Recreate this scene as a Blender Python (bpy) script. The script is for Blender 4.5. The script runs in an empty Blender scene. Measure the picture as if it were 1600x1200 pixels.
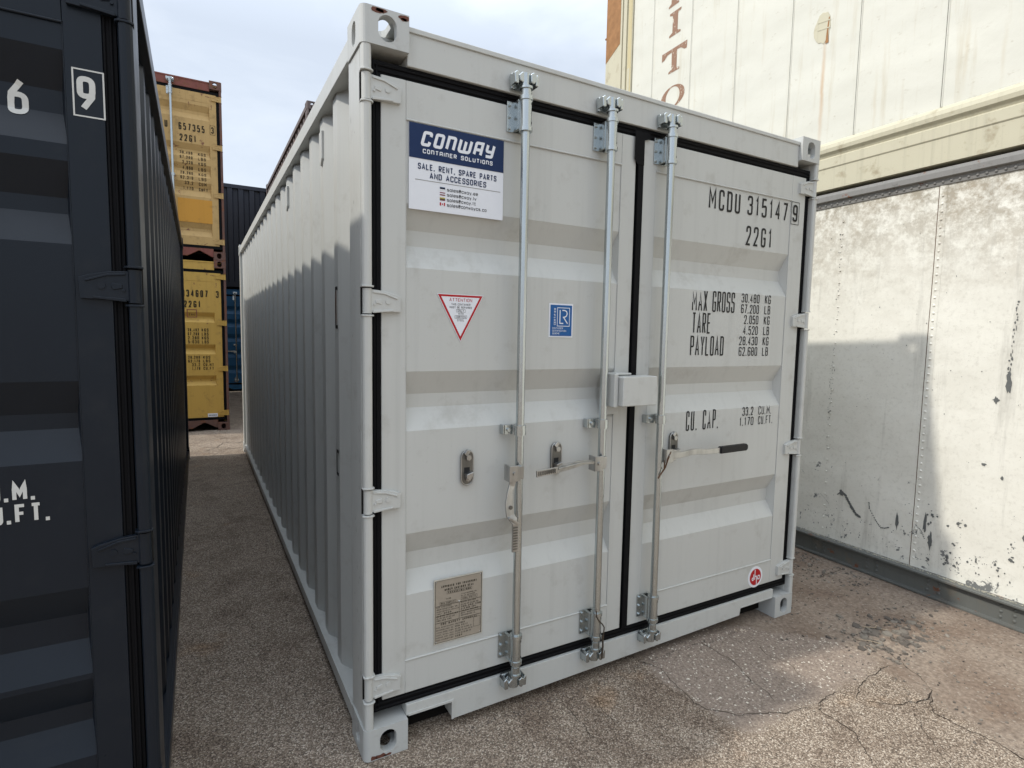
import bpy, bmesh, math, random
from mathutils import Vector, Matrix, noise
random.seed(7)
S = bpy.context.scene
COL = S.collection

# ------------------------------------------------------------------ camera
cam_d = bpy.data.cameras.new('camera'); cam = bpy.data.objects.new('camera', cam_d); COL.objects.link(cam)
yaw, pitch, roll = -0.511030956, -0.0864108686, 0.0179281989
cy, sy, cp, sp, cr, sr = math.cos(yaw), math.sin(yaw), math.cos(pitch), math.sin(pitch), math.cos(roll), math.sin(roll)
right = Vector((cy, sy, 0)); fwd = Vector((-sy*cp, cy*cp, sp)); up = right.cross(fwd)
r2 = cr*right + sr*up; u2 = -sr*right + cr*up
M = Matrix((r2, u2, -fwd)).transposed().to_4x4(); M.translation = Vector((-0.481944, -1.890791, 1.539788))
cam.matrix_world = M
cam_d.sensor_width = 36; cam_d.lens = 877.34/1600*36
cam_d.clip_start = 0.02; cam_d.clip_end = 2000
S.camera = cam
S.render.resolution_x, S.render.resolution_y = 1024, 768

# ------------------------------------------------------------------ light
light_dir = Vector((1, -0.15, -1.04))
sun_d = bpy.data.lights.new('sun', 'SUN'); sun = bpy.data.objects.new('sun', sun_d); COL.objects.link(sun)
sun_d.energy = 2.3; sun_d.angle = math.radians(1.6); sun_d.color = (1, .95, .86)
sun.rotation_mode = 'QUATERNION'; sun.rotation_quaternion = light_dir.to_track_quat('-Z', 'Y'); sun.location = (-6, 2, 9)
S.view_settings.view_transform = 'Standard'; S.view_settings.look = 'None'; S.view_settings.gamma = 1
S.view_settings.exposure = 0.42
W = bpy.data.worlds.new('World'); S.world = W; W.use_nodes = True
nt = W.node_tree; nt.nodes.clear()
def N(nt, t, **k):
    n = nt.nodes.new(t)
    for a, b in k.items():
        if a.startswith('i_'):
            n.inputs[a[2:].replace('_', ' ')].default_value = b
        else: setattr(n, a, b)
    return n
def LK(nt, a, b): nt.links.new(a, b)
sky = N(nt, 'ShaderNodeTexSky', sky_type='NISHITA', sun_disc=False, sun_elevation=math.radians(47.3), sun_rotation=math.radians(-80.3), air_density=1.0, dust_density=2.0)
tc = N(nt, 'ShaderNodeTexCoord')
mp = N(nt, 'ShaderNodeMapping'); mp.inputs['Scale'].default_value = (1, 1, 2.6); mp.inputs['Location'].default_value = (1.3, .4, .2)
LK(nt, tc.outputs['Generated'], mp.inputs['Vector'])
nz = N(nt, 'ShaderNodeTexNoise'); nz.inputs['Scale'].default_value = 2.6; nz.inputs['Detail'].default_value = 7; nz.inputs['Roughness'].default_value = .55; nz.inputs['Distortion'].default_value = .4
LK(nt, mp.outputs[0], nz.inputs['Vector'])
rmp = N(nt, 'ShaderNodeValToRGB'); rmp.color_ramp.elements[0].position = .42; rmp.color_ramp.elements[1].position = .72
rmp.color_ramp.elements[0].color = (.72, .72, .72, 1); rmp.color_ramp.elements[1].color = (1, 1, 1, 1)
LK(nt, nz.outputs['Fac'], rmp.inputs[0])
# overcast-type haze: brighter towards the zenith
sx = N(nt, 'ShaderNodeSeparateXYZ'); LK(nt, tc.outputs['Generated'], sx.inputs[0])
mz = N(nt, 'ShaderNodeMapRange'); mz.inputs[1].default_value = 0.42; mz.inputs[2].default_value = 1; mz.inputs[3].default_value = 1.15; mz.inputs[4].default_value = 3.5
LK(nt, sx.outputs['Z'], mz.inputs[0])
hz = N(nt, 'ShaderNodeVectorMath', operation='SCALE'); hz.inputs[0].default_value = (5.35, 5.85, 6.55)
LK(nt, mz.outputs[0], hz.inputs['Scale'])
mx = N(nt, 'ShaderNodeMixRGB'); LK(nt, rmp.outputs[0], mx.inputs[0]); LK(nt, sky.outputs[0], mx.inputs[1]); LK(nt, hz.outputs[0], mx.inputs[2])
bg = N(nt, 'ShaderNodeBackground'); bg.inputs['Strength'].default_value = 0.108
LK(nt, mx.outputs[0], bg.inputs['Color'])
wo = N(nt, 'ShaderNodeOutputWorld'); LK(nt, bg.outputs[0], wo.inputs[0])

# ------------------------------------------------------------------ helpers
class MB:
    def __init__(s): s.v = []; s.f = []; s.sm = []
    def _a(s, vs, fs, smooth=False):
        o = len(s.v); s.v += [tuple(p) for p in vs]
        for f in fs: s.f.append(tuple(i+o for i in f)); s.sm.append(smooth)
        return s
    def box(s, x0, x1, y0, y1, z0, z1):
        return s._a([(x0,y0,z0),(x1,y0,z0),(x1,y1,z0),(x0,y1,z0),(x0,y0,z1),(x1,y0,z1),(x1,y1,z1),(x0,y1,z1)],
                    [(3,2,1,0),(4,5,6,7),(0,1,5,4),(1,2,6,5),(2,3,7,6),(3,0,4,7)])
    def poly(s, pts): return s._a(pts, [tuple(range(len(pts)))])
    def prism(s, pts, axis, a, b):
        # pts in the two other axes (in x,y,z order), counter-clockwise or not
        n = len(pts)
        def P(p, h):
            q = list(p); q.insert(axis, h); return tuple(q)
        vs = [P(p, a) for p in pts] + [P(p, b) for p in pts]
        fs = [tuple(range(n))[::-1], tuple(range(n, 2*n))] + [(i, (i+1) % n, n+(i+1) % n, n+i) for i in range(n)]
        return s._a(vs, fs)
    def cyl(s, p0, p1, r0, r1=None, n=16, caps=True):
        r1 = r0 if r1 is None else r1
        p0, p1 = Vector(p0), Vector(p1); d = (p1-p0).normalized()
        a = d.orthogonal().normalized(); b = d.cross(a)
        vs = []
        for p, r in ((p0, r0), (p1, r1)):
            for i in range(n):
                t = 2*math.pi*i/n; vs.append(p + a*r*math.cos(t) + b*r*math.sin(t))
        s._a(vs, [(i, (i+1) % n, n+(i+1) % n, n+i) for i in range(n)], True)
        if caps: s._a(vs[:n], [tuple(range(n))[::-1]]); s._a(vs[n:], [tuple(range(n))])
        return s
    def tube(s, pts, r, n=10):
        for a, b in zip(pts, pts[1:]): s.cyl(a, b, r, n=n)
        return s
    def dome(s, c, nrm, r, h=None, n=8):
        h = h or r*.6; c = Vector(c); d = Vector(nrm).normalized(); a = d.orthogonal().normalized(); b = d.cross(a)
        rings = [(r, 0), (r*.8, h*.6), (r*.4, h*.93)]
        vs = [c + (a*math.cos(2*math.pi*i/n) + b*math.sin(2*math.pi*i/n))*rr + d*hh for rr, hh in rings for i in range(n)] + [c + d*h]
        fs = [(k*n+i, k*n+(i+1) % n, (k+1)*n+(i+1) % n, (k+1)*n+i) for k in range(2) for i in range(n)]
        fs += [(2*n+i, 2*n+(i+1) % n, 3*n) for i in range(n)]
        return s._a(vs, fs, True)
    def mesh(s, name, mat=None):
        m = bpy.data.meshes.new(name); m.from_pydata(s.v, [], s.f); m.polygons.foreach_set('use_smooth', s.sm)
        bm = bmesh.new(); bm.from_mesh(m); bmesh.ops.recalc_face_normals(bm, faces=bm.faces[:]) if getattr(s, 'recalc', True) else None
        bm.to_mesh(m); bm.free()
        if mat: m.materials.append(mat)
        return m
def obj(name, mb, mat, parent=None, bevel=0, seg=2, label=None):
    m = mb if isinstance(mb, bpy.types.Mesh) else mb.mesh(name, mat)
    o = bpy.data.objects.new(name, m); COL.objects.link(o)
    if parent: o.parent = parent
    if bevel:
        b = o.modifiers.new('bevel', 'BEVEL'); b.width = bevel; b.segments = seg; b.limit_method = 'ANGLE'; b.angle_limit = math.radians(35); b.harden_normals = True
    if label: o['label'] = label
    return o
def thing(name, label, cat, loc=(0,0,0), rz=0, group=None):
    o = bpy.data.objects.new(name, None); COL.objects.link(o); o.location = loc; o.rotation_euler = (0,0,rz); o.empty_display_size = .2
    o['label'] = label; o['category'] = cat
    if group: o['group'] = group
    return o
def tag(o, label, cat, group=None):
    o['label'] = label; o['category'] = cat
    if group: o['group'] = group
    return o

# ------------------------------------------------------------------ materials
def nodes(name):
    m = bpy.data.materials.new(name); m.use_nodes = True; t = m.node_tree
    return m, t, t.nodes['Principled BSDF']
def ramp(t, src, stops):
    r = N(t, 'ShaderNodeValToRGB'); e = r.color_ramp.elements
    while len(e) < len(stops): e.new(.5)
    for k, (p, c) in enumerate(stops):
        e[k].position = p; e[k].color = (c, c, c, 1) if isinstance(c, (int, float)) else (*c, 1)
    LK(t, src, r.inputs[0]); return r.outputs[0]
def noise_n(t, vec, scale, detail=4, rough=.55, dist=0):
    n = N(t, 'ShaderNodeTexNoise'); n.inputs['Scale'].default_value = scale; n.inputs['Detail'].default_value = detail
    n.inputs['Roughness'].default_value = rough; n.inputs['Distortion'].default_value = dist
    if vec: LK(t, vec, n.inputs['Vector'])
    return n.outputs['Fac']
def mapv(t, vec, sc=(1,1,1), loc=(0,0,0)):
    m = N(t, 'ShaderNodeMapping'); m.inputs['Scale'].default_value = sc; m.inputs['Location'].default_value = loc; LK(t, vec, m.inputs['Vector']); return m.outputs[0]
def mix(t, fac, a, b, mode='MIX'):
    m = N(t, 'ShaderNodeMixRGB', blend_type=mode)
    for i, x in enumerate((fac, a, b)):
        if isinstance(x, (int, float)): m.inputs[i].default_value = x if i == 0 else (x, x, x, 1)
        elif isinstance(x, tuple): m.inputs[i].default_value = (*x, 1)
        else: LK(t, x, m.inputs[i])
    return m.outputs[0]
def math_n(t, op, a, b=None, c=None, clamp=False):
    m = N(t, 'ShaderNodeMath', operation=op, use_clamp=clamp)
    for i, x in enumerate((a, b, c)):
        if x is None: continue
        if isinstance(x, (int, float)): m.inputs[i].default_value = x
        else: LK(t, x, m.inputs[i])
    return m.outputs[0]
def bump(t, b, h, strength, dist=.01):
    n = N(t, 'ShaderNodeBump'); n.inputs['Strength'].default_value = strength; n.inputs['Distance'].default_value = dist
    LK(t, h, n.inputs['Height']); LK(t, n.outputs[0], b.inputs['Normal'])
def objco(t): return N(t, 'ShaderNodeTexCoord').outputs['Object']

def paint(name, col, rough=.42, dirt=(.16, .14, .11), amount=.25, streak=.25, rust=0, wave=.25, spec=.4):
    m, t, b = nodes(name); co = objco(t)
    big = noise_n(t, co, 1.7, 3); c = mix(t, ramp(t, big, [(.3, .0), (.75, .16)]), col, tuple(x*.86 for x in col))
    st = noise_n(t, mapv(t, co, (26, 26, .8)), 1.0, 4, .6)
    c = mix(t, math_n(t, 'MULTIPLY', ramp(t, st, [(.52, 0.), (.78, 1.)]), streak), c, tuple(x*.72 for x in col))
    gr = noise_n(t, co, 7, 8, .68)
    c = mix(t, math_n(t, 'MULTIPLY', ramp(t, gr, [(.56, 0.), (.72, 1.)]), amount), c, dirt)
    fine = noise_n(t, co, 160, 2, .6)
    c = mix(t, math_n(t, 'MULTIPLY', ramp(t, fine, [(.70, 0.), (.76, 1.)]), amount*1.2, clamp=True), c, dirt)
    if rust:
        rn = noise_n(t, co, 9, 9, .72, .3)
        rf = math_n(t, 'MULTIPLY', ramp(t, rn, [(.62-rust*.25, 0.), (.66-rust*.25, 1.)]), .95)
        rc = mix(t, noise_n(t, co, 40, 4), (.075, .028, .016), (.25, .10, .05))
        c = mix(t, rf, c, rc)
    LK(t, c, b.inputs['Base Color'])
    r = math_n(t, 'MULTIPLY_ADD', gr, .3, rough-.12); LK(t, r, b.inputs['Roughness'])
    b.inputs['Specular IOR Level'].default_value = spec
    h = math_n(t, 'ADD', math_n(t, 'MULTIPLY', noise_n(t, mapv(t, co, (5, 5, 3)), 1, 2), 1.0), math_n(t, 'MULTIPLY', noise_n(t, co, 220, 2), .02))
    bump(t, b, h, wave, .012)
    return m
def metal(name, col=(.62, .64, .66), rough=.34, mottled=.3, bumpy=.12):
    m, t, b = nodes(name); co = objco(t)
    n = noise_n(t, mapv(t, co, (25, 25, 5)), 1, 4, .5)
    LK(t, mix(t, math_n(t, 'MULTIPLY', ramp(t, n, [(.4, 0.), (.7, 1.)]), mottled), col, tuple(x*.45 for x in col)), b.inputs['Base Color'])
    b.inputs['Metallic'].default_value = .95
    LK(t, math_n(t, 'MULTIPLY_ADD', n, .12, rough-.08), b.inputs['Roughness'])
    bump(t, b, noise_n(t, co, 60, 2), bumpy, .002)
    return m
def flat(name, col, rough=.5, var=.12, sc=40, spec=.22):
    m, t, b = nodes(name); co = objco(t)
    LK(t, mix(t, noise_n(t, co, sc, 5), col, tuple(x*(1-var*2) for x in col)), b.inputs['Base Color']); b.inputs['Roughness'].default_value = rough
    b.inputs['Specular IOR Level'].default_value = spec
    return m
GREY = (.485, .492, .470)
m_grey = paint('light_grey_paint', GREY, .38, (.24, .215, .18), .30, .30, 0, .24)
m_cast = paint('scuffed_grey_paint', (.46, .47, .455), .5, (.14, .09, .06), .45, .3, 0, .5)
m_rust = flat('rust_primer', (.17, .07, .05), .8, .2)
m_dark = paint('anthracite_gloss_paint', (.0075, .0115, .0180), .30, (.035, .036, .036), .16, .3, 0, .10, .24)
m_rubber = flat('black_rubber', (.006, .006, .007), .6, .15, 15, .10)
m_galv = metal('galvanised_steel', (.50, .535, .54), .26, .12, .02)
m_zinc = metal('bright_zinc', (.46, .46, .45), .34, .6)
m_plate = flat('engraved_plate', (.35, .305, .245), .42, .1)
m_plate_e = flat('plate_rim', (.50, .47, .40), .4)
m_ink = flat('black_lettering', (.018, .018, .018), .5)
m_ink2 = flat('faded_black_lettering', (.028, .022, .012), .7)
m_white = flat('white_lettering', (.62, .62, .59), .5)
m_signw = flat('sign_white', (.72, .74, .78), .35, .03)
m_navy = flat('sign_navy', (.008, .025, .085), .35, .05)
m_red = flat('sticker_red', (.42, .015, .02), .35, .05)
m_blue = flat('sticker_blue', (.015, .10, .30), .35, .05)
m_yell = flat('flag_yellow', (.6, .42, .1), .5)
m_green = flat('flag_green', (.03, .12, .05), .5)
m_maroon = flat('flag_maroon', (.2, .02, .04), .5)
m_mustard = paint('mustard_paint', (.46, .30, .115), .6, (.13, .08, .035), .5, .5, .06, .5)
m_mustard2 = paint('yellow_ochre_paint', (.49, .305, .065), .6, (.16, .10, .04), .45, .5, .04, .5)
m_rframe = paint('rusty_red_paint', (.20, .065, .05), .75, (.05, .03, .02), .6, .6, .35, .6)
m_rbrown = paint('rusty_brown_paint', (.13, .07, .055), .8, (.04, .025, .02), .6, .6, .4, .6)
m_patch = paint('yellow_patch', (.52, .25, .03), .6, (.25, .13, .04), .6, .3, 0, .3)
m_black = paint('blue_black_paint', (.022, .026, .038), .5, (.05, .05, .05), .3, .3, 0, .3)
m_blu = paint('mid_blue_paint', (.018, .12, .26), .5, (.04, .06, .07), .3, .3, .02, .3)
m_brown = paint('grey_brown_paint', (.11, .085, .08), .6, (.05, .035, .03), .5, .5, .12, .4)
m_under = flat('underside_shade_dark', (.010, .009, .008), .9, spec=.08)  # floor underside; also paints shade into fork pockets and casting holes
m_grip = flat('black_grip', (.014, .014, .015), .45)
m_orange = flat('orange_edge', (.35, .12, .05), .6)

# ------------------------------------------------------------------ stroke lettering
GL = {
'0': ["0,.5 0,1,r 1,1,r 1,0,r 0,0,r 0,.5"], 'O': ["0,.5 0,1,r 1,1,r 1,0,r 0,0,r 0,.5"],
'1': [".15,.8 .6,1 .6,0"], '2': ["0,.7 0,1,r 1,1,r 1,.6,r 0,0 1,0"],
'3': ["0,.78 0,1,r 1,1,r 1,.53,r .35,.53", ".35,.53 1,.53,r 1,0,r 0,0,r 0,.22"],
'4': [".75,0 .75,1 0,.28 1,.28"], '5': ["1,1 .05,1 0,.56 1,.62,r 1,0,r 0,0,r 0,.2"],
'6': ["1,.8 1,1,r 0,1,r 0,0,r 1,0,r 1,.56,r 0,.56"], '7': ["0,1 1,1 .35,0"],
'8': [".5,.53 0,.53,r 0,1,r 1,1,r 1,.53,r .5,.53", ".5,.53 0,.53,r 0,0,r 1,0,r 1,.53,r .5,.53"],
'9': ["0,.2 0,0,r 1,0,r 1,1,r 0,1,r 0,.44,r 1,.44"],
'A': ["0,0 .5,1 1,0", ".18,.3 .82,.3"], 'B': ["0,.5 0,1 .95,1,r .95,.53,r 0,.53 ", "0,.53 1,.53,r 1,0,r 0,0 0,.55"],
'C': ["1,.72 1,1,r 0,1,r 0,0,r 1,0,r 1,.28"], 'D': ["0,.5 0,1 1,1,r 1,0,r 0,0 0,.5"],
'E': ["1,0 0,0 0,1 1,1", "0,.52 .85,.52"], 'F': ["0,0 0,1 1,1", "0,.52 .85,.52"],
'G': ["1,.74 1,1,r 0,1,r 0,0,r 1,0,r 1,.46 .5,.46"], 'H': ["0,0 0,1", "1,0 1,1", "0,.5 1,.5"], 'I': [".5,0 .5,1"],
'J': ["0,.3 0,0,r 1,0,r 1,1"], 'K': ["0,0 0,1", "1,1 0,.4", ".3,.58 1,0"], 'L': ["0,1 0,0 1,0"],
'M': ["0,0 0,1 .5,.35 1,1 1,0"], 'N': ["0,0 0,1 1,0 1,1"], 'P': ["0,0 0,1 1,1,r 1,.46,r 0,.46"],
'R': ["0,0 0,1 1,1,r 1,.48,r 0,.48", ".5,.48 1,0"], 'S': ["1,.74 1,1,r 0,1,r 0,.53,r 1,.5,r 1,0,r 0,0,r 0,.26"],
'T': ["0,1 1,1", ".5,1 .5,0"], 'U': ["0,1 0,0,r 1,0,r 1,1"], 'V': ["0,1 .5,0 1,1"], 'W': ["0,1 .25,0 .5,.8 .75,0 1,1"],
'X': ["0,0 1,1", "0,1 1,0"], 'Y': ["0,1 .5,.45 1,1", ".5,.45 .5,0"], 'Z': ["0,1 1,1 0,0 1,0"],
'.': [".2,0 .2,.13"], ',': [".3,.12 .1,-.15"], '-': ["0,.5 1,.5"], '/': ["0,0 1,1"],
'@': [".7,.3 .7,.7,r .3,.7,r .3,.3,r 1,.3,r 1,.95,r 0,.95,r 0,0,r .9,0"],
'a': ["1,0 1,.7,r 0,.7,r 0,0,r 1,0"], 'c': ["1,.5 1,.7,r 0,.7,r 0,0,r 1,0,r 1,.2"], 'e': ["0,.35 1,.35 1,.7,r 0,.7,r 0,0,r 1,0"],
'l': [".5,0 .5,1"], 's': ["1,.65 0,.68,r 0,.36,r 1,.36,r 1,0,r 0,.03"], 'w': ["0,.7 .25,0 .5,.6 .75,0 1,.7"], 'y': ["0,.7 .5,.05", "1,.7 .3,-.3"],
'v': ["0,.7 .5,0 1,.7"], 't': [".5,1 .5,0 .9,0", ".1,.7 .9,.7"], 'o': ["0,.4 0,.7,r 1,.7,r 1,0,r 0,0,r 0,.4"], 'n': ["0,0 0,.7", "0,.5 .1,.7,r 1,.7,r 1,0"],
'Ⓑ': ["0,.7 0,1,r 1,1,r 1,.42,r 0,.42,r 0,.7", "1,.7 .95,.4 .25,0"], 'Ⓒ': ["0,.3 0,.58,r 1,.58,r 1,0,r 0,0,r 0,.3", "0,.3 .05,.6 .75,1"],
# squared display alphabet, written with ~ codes
'ñ': ["0,0 0,1 1,1,r 1,0"], 'å': ["0,0 0,1,r 1,1 1,0", "0,.42 1,.42"], 'ÿ': ["0,1 0,.42,r 1,.42", "1,1 1,0,r 0.05,0"], 'ŵ': ["0,1 0,0,r 1,0,r 1,1", ".5,.0 .5,.9"],
'õ': ["0,.5 0,1,r 1,1,r 1,0,r 0,0,r 0,.5"],
}
NARROW = {'M': 1.3, 'W': 1.35, 'A': 1.12, 'N': 1.08, 'T': 1.05, '.': .42, ',': .42, 'I': .3, '1': .75, 'l': .3, ' ': .75}
def parse(st):
    out = []
    for p in st.split():
        q = p.split(','); out.append((float(q[0]), float(q[1]), len(q) > 2))
    return out
def ribbon(mb, pts, w, place, closed, inc=False):
    n = len(pts); L = []; R = []
    if n < 2: return
    for i in range(n):
        a = pts[(i-1) % n] if (closed or i > 0) else None; b = pts[(i+1) % n] if (closed or i < n-1) else None; p = pts[i]
        d1 = (Vector(p)-Vector(a)).normalized() if a else None; d2 = (Vector(b)-Vector(p)).normalized() if b else None
        if d1 is None: d1 = d2
        if d2 is None: d2 = d1
        m = d1 + d2
        if m.length < 1e-4: m = d1.copy()
        m.normalize(); nn = Vector((-m.y, m.x)); k = max(.42, nn.dot(Vector((-d1.y, d1.x))))
        o = nn*(w/2/k); L.append(Vector(p)+o); R.append(Vector(p)-o)
    vs = [place(q.x, q.y, i/n*.9) for i, q in enumerate(L)] + [place(q.x, q.y, i/n*.9) for i, q in enumerate(R)] if inc else [place(q.x, q.y) for q in L] + [place(q.x, q.y) for q in R]
    fs = [(n+i, n+(i+1) % n, (i+1) % n, i) for i in range(n if closed else n-1)]
    mb._a(vs, fs)
def text(mb, s, x, z, w, h, t, place, gap=None, shear=0, tail='left', seg=None, rr=.42, wf=None):
    """stroke text; x,z lower-left of the string, w glyph width, h height, t stroke; place(x,z,k)->point"""
    gap = gap if gap is not None else w*.38 + t*.6
    cur = 0; k = 0; items = []
    for ch in s:
        adv = w*NARROW.get(ch, 1)
        if wf: adv = w*wf.get(ch, NARROW.get(ch, 1))
        items.append((ch, cur, adv)); cur += adv + gap + (t*.3)
    total = cur - gap
    x0 = x if tail == 'left' else (x-total if tail == 'right' else x-total/2)
    for ch, c, adv in items:
        if ch == ' ': continue
        for st in GL[ch]:
            P = parse(st); pts = []
            iw, ih = max(adv-t, t*.01), h-t
            Q = [(x0+c+t/2+p[0]*iw, z+t/2+p[1]*ih, p[2]) for p in P]
            if ch in '.': Q = [(x0+c+t/2, z, False), (x0+c+t/2, z+t*1.15, False)]
            closed = len(Q) > 2 and abs(Q[0][0]-Q[-1][0]) < 1e-6 and abs(Q[0][1]-Q[-1][1]) < 1e-6
            if closed: Q = Q[:-1]
            for i, (px, pz, rd) in enumerate(Q):
                if not rd: pts.append((px, pz)); continue
                a = Vector(Q[i-1][:2]); b = Vector(Q[(i+1) % len(Q)][:2]); p = Vector((px, pz))
                r = min(rr*min(iw, ih), (a-p).length*.5, (b-p).length*.5)
                A = p+(a-p).normalized()*r; B = p+(b-p).normalized()*r
                for q in range(6):
                    u = q/5; v = A*(1-u)**2 + p*2*u*(1-u) + B*u*u; pts.append((v.x, v.y))
            clean = [pts[0]]
            for q in pts[1:]:
                if (Vector(q)-Vector(clean[-1])).length > 1e-5: clean.append(q)
            pts = clean
            if seg:
                out = []
                rng = len(pts) if closed else len(pts)-1
                for i in range(rng):
                    a = Vector(pts[i]); b = Vector(pts[(i+1) % len(pts)]); m = max(1, int((b-a).length/seg))
                    out += [tuple(a.lerp(b, j/m)) for j in range(m)]
                if not closed: out.append(pts[-1])
                pts = out
            if shear: pts = [(a+(b-z)*shear, b) for a, b in pts]
            ribbon(mb, pts, t, lambda X, Z, e=0, kk=k % 4: place(X, Z, kk+e), closed, True); k += 1
    mb.recalc = False
    return total
def fit_text(s, x0, x1, z0, z1, t, place, **kw):
    """string stretched to fill the box x0..x1"""
    mb = MB(); w = .05
    lo, hi = .001, (x1-x0)
    for _ in range(30):
        w = (lo+hi)/2; tot = text(MB(), s, 0, 0, w, z1-z0, t, lambda a, b, c: (a, 0, b), **kw)
        if tot > x1-x0: hi = w
        else: lo = w
    text(mb, s, x0, z0, w, z1-z0, t, place, **kw); return mb

# ------------------------------------------------------------------ container kit
WD, LN, HT = 2.438, 6.058, 2.591
def casting_mesh():
    bm = bmesh.new(); bmesh.ops.create_cube(bm, size=1)
    for v in bm.verts: v.co = Vector(((v.co.x+.5)*.162, (v.co.y+.5)*.178, (v.co.z+.5)*.118))
    ed = [e for e in bm.edges if all(v.co.x < 1e-5 and v.co.y < 1e-5 for v in e.verts)]
    bmesh.ops.bevel(bm, geom=ed, offset=.022, segments=5, profile=.5, affect='EDGES')
    m = bpy.data.meshes.new('corner_casting'); bm.to_mesh(m); bm.free()
    base = bpy.data.objects.new('tmp', m); COL.objects.link(base)
    cuts = []
    def cutter(mb):
        o = bpy.data.objects.new('tmpc', mb.mesh('c')); COL.objects.link(o); cuts.append(o)
        md = base.modifiers.new('b', 'BOOLEAN'); md.object = o; md.solver = 'EXACT'; md.operation = 'DIFFERENCE'
    def stad(cx, cy_, w, h, n=10):
        r = min(w, h)/2; pts = []
        for i in range(2*n):
            a = math.pi*2*(i+.5)/(2*n); px, py = math.cos(a)*r, math.sin(a)*r
            px += (w/2-r)*(1 if px > 0 else -1); py += (h/2-r)*(1 if py > 0 else -1)
            pts.append((cx+px, cy_+py))
        return pts
    cutter(MB().box(.026, .15, .026, .166, .026, .092))
    cutter(MB().prism(stad(.088, .060, .062, .084), 1, -.02, .06))       # front hole, x-z
    cutter(MB().prism(stad(.092, .060, .051, .079), 0, -.02, .06))       # side hole, y-z
    cutter(MB().prism(stad(.085, .092, .064, .115), 2, -.02, .06))        # bottom/top hole, x-y
    base.modifiers.new('bev', 'BEVEL').width = .003; base.modifiers['bev'].limit_method = 'ANGLE'; base.modifiers['bev'].segments = 2; base.modifiers['bev'].angle_limit = math.radians(50)
    dg = bpy.context.evaluated_depsgraph_get()
    r = bpy.data.meshes.new_from_object(base.evaluated_get(dg)); r.name = 'corner_casting'
    for o in [base]+cuts: bpy.data.objects.remove(o)
    return r
CAST = casting_mesh()
def casting_variants(mat):
    out = []
    for fx in (0, 1):
        for fy in (0, 1):
            for fz in (0, 1):
                m = CAST.copy(); m.materials.clear(); m.materials.append(mat)
                A = Matrix.Translation((WD if fx else 0, LN if fy else 0, HT if fz else 0)) @ Matrix.Diagonal((-1 if fx else 1, -1 if fy else 1, -1 if fz else 1, 1))
                m.transform(A)
                if (fx+fy+fz) % 2: m.flip_normals()
                out.append(m)
    return out

def corr_profile(n_len, pitch=.278, o=.072, s=.068, i=.07, start=.0, d=.036):
    """list of (along, depth) across a length"""
    pts = []; a = start
    pts.append((0.0, 0.0))
    while a + pitch < n_len:
        pts += [(a+o/2, 0.0), (a+o/2+s, d), (a+o/2+s+i, d), (a+pitch-o/2, 0.0)]
        a += pitch
    pts.append((n_len, 0.0)); return pts
def panel_side(x, sgn, y0, y1, z0, z1, start):
    """vertical-corrugated wall in the plane x, depth goes towards sgn"""
    mb = MB(); P = [p for p in corr_profile(y1-y0, start=start)]
    vs = []
    for a, d in P: vs += [(x+sgn*d, y0+a, z0), (x+sgn*d, y0+a, z1)]
    mb._a(vs, [(2*i, 2*i+2, 2*i+3, 2*i+1) for i in range(len(P)-1)]); mb.recalc = False
    return mb
def panel_end(y, sgn, x0, x1, z0, z1, start=.03, pitch=.25):
    mb = MB(); P = corr_profile(x1-x0, pitch=pitch, o=.11, s=.018, i=.10, start=start, d=.045); vs = []
    for a, d in P: vs += [(x0+a, y+sgn*d, z0), (x0+a, y+sgn*d, z1)]
    mb._a(vs, [(2*i, 2*i+2, 2*i+3, 2*i+1) for i in range(len(P)-1)]); mb.recalc = False
    return mb

YD = .026                     # y of the door frame faces
class Relief:
    def __init__(s, px0, px1, corrs, d=.04, sx=.05, st=.085, sb=.08, y=YD+.003):
        s.px0, s.px1, s.c, s.d, s.sx, s.st, s.sb, s.y = px0, px1, corrs, d, sx, st, sb, y
    def slopes(s, a, b):
        h = b-a; k = min(1, h/(s.st+s.sb+.04)); return s.sb*k, s.st*k
    def __call__(s, x, z):
        for a, b in s.c:
            if a < z < b:
                sb, st = s.slopes(a, b)
                f = min((z-a)/sb, (b-z)/st, (x-s.px0)/s.sx, (s.px1-x)/s.sx, 1)
                return s.y + s.d*max(f, 0)
        return s.y
    def mesh(s, z0, z1):
        xs = [s.px0, s.px0+s.sx, s.px1-s.sx, s.px1]; zs = [z0]; deep = [0]
        for a, b in sorted(s.c):
            sb, st = s.slopes(a, b); zs += [a, a+sb, b-st, b]; deep += [0, 1, 1, 0]
        zs.append(z1); deep.append(0); mb = MB(); mb.recalc = False
        V = [[(x, s.y + (s.d if (deep[j] and i in (1, 2)) else 0), z) for i, x in enumerate(xs)] for j, z in enumerate(zs)]
        vs = [v for r in V for v in r]; fs = []
        for j in range(len(zs)-1):
            for i in range(3):
                a, b, c, d = j*4+i, j*4+i+1, (j+1)*4+i+1, (j+1)*4+i
                dd = [vs[k][1] > s.y+1e-6 for k in (a, b, c, d)]
                if sum(dd) == 1:
                    if dd[0] or dd[2]: fs += [(a, b, c), (a, c, d)]
                    else: fs += [(a, b, d), (b, c, d)]
                else: fs.append((a, b, c, d))
        mb._a(vs, fs); return mb

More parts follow.
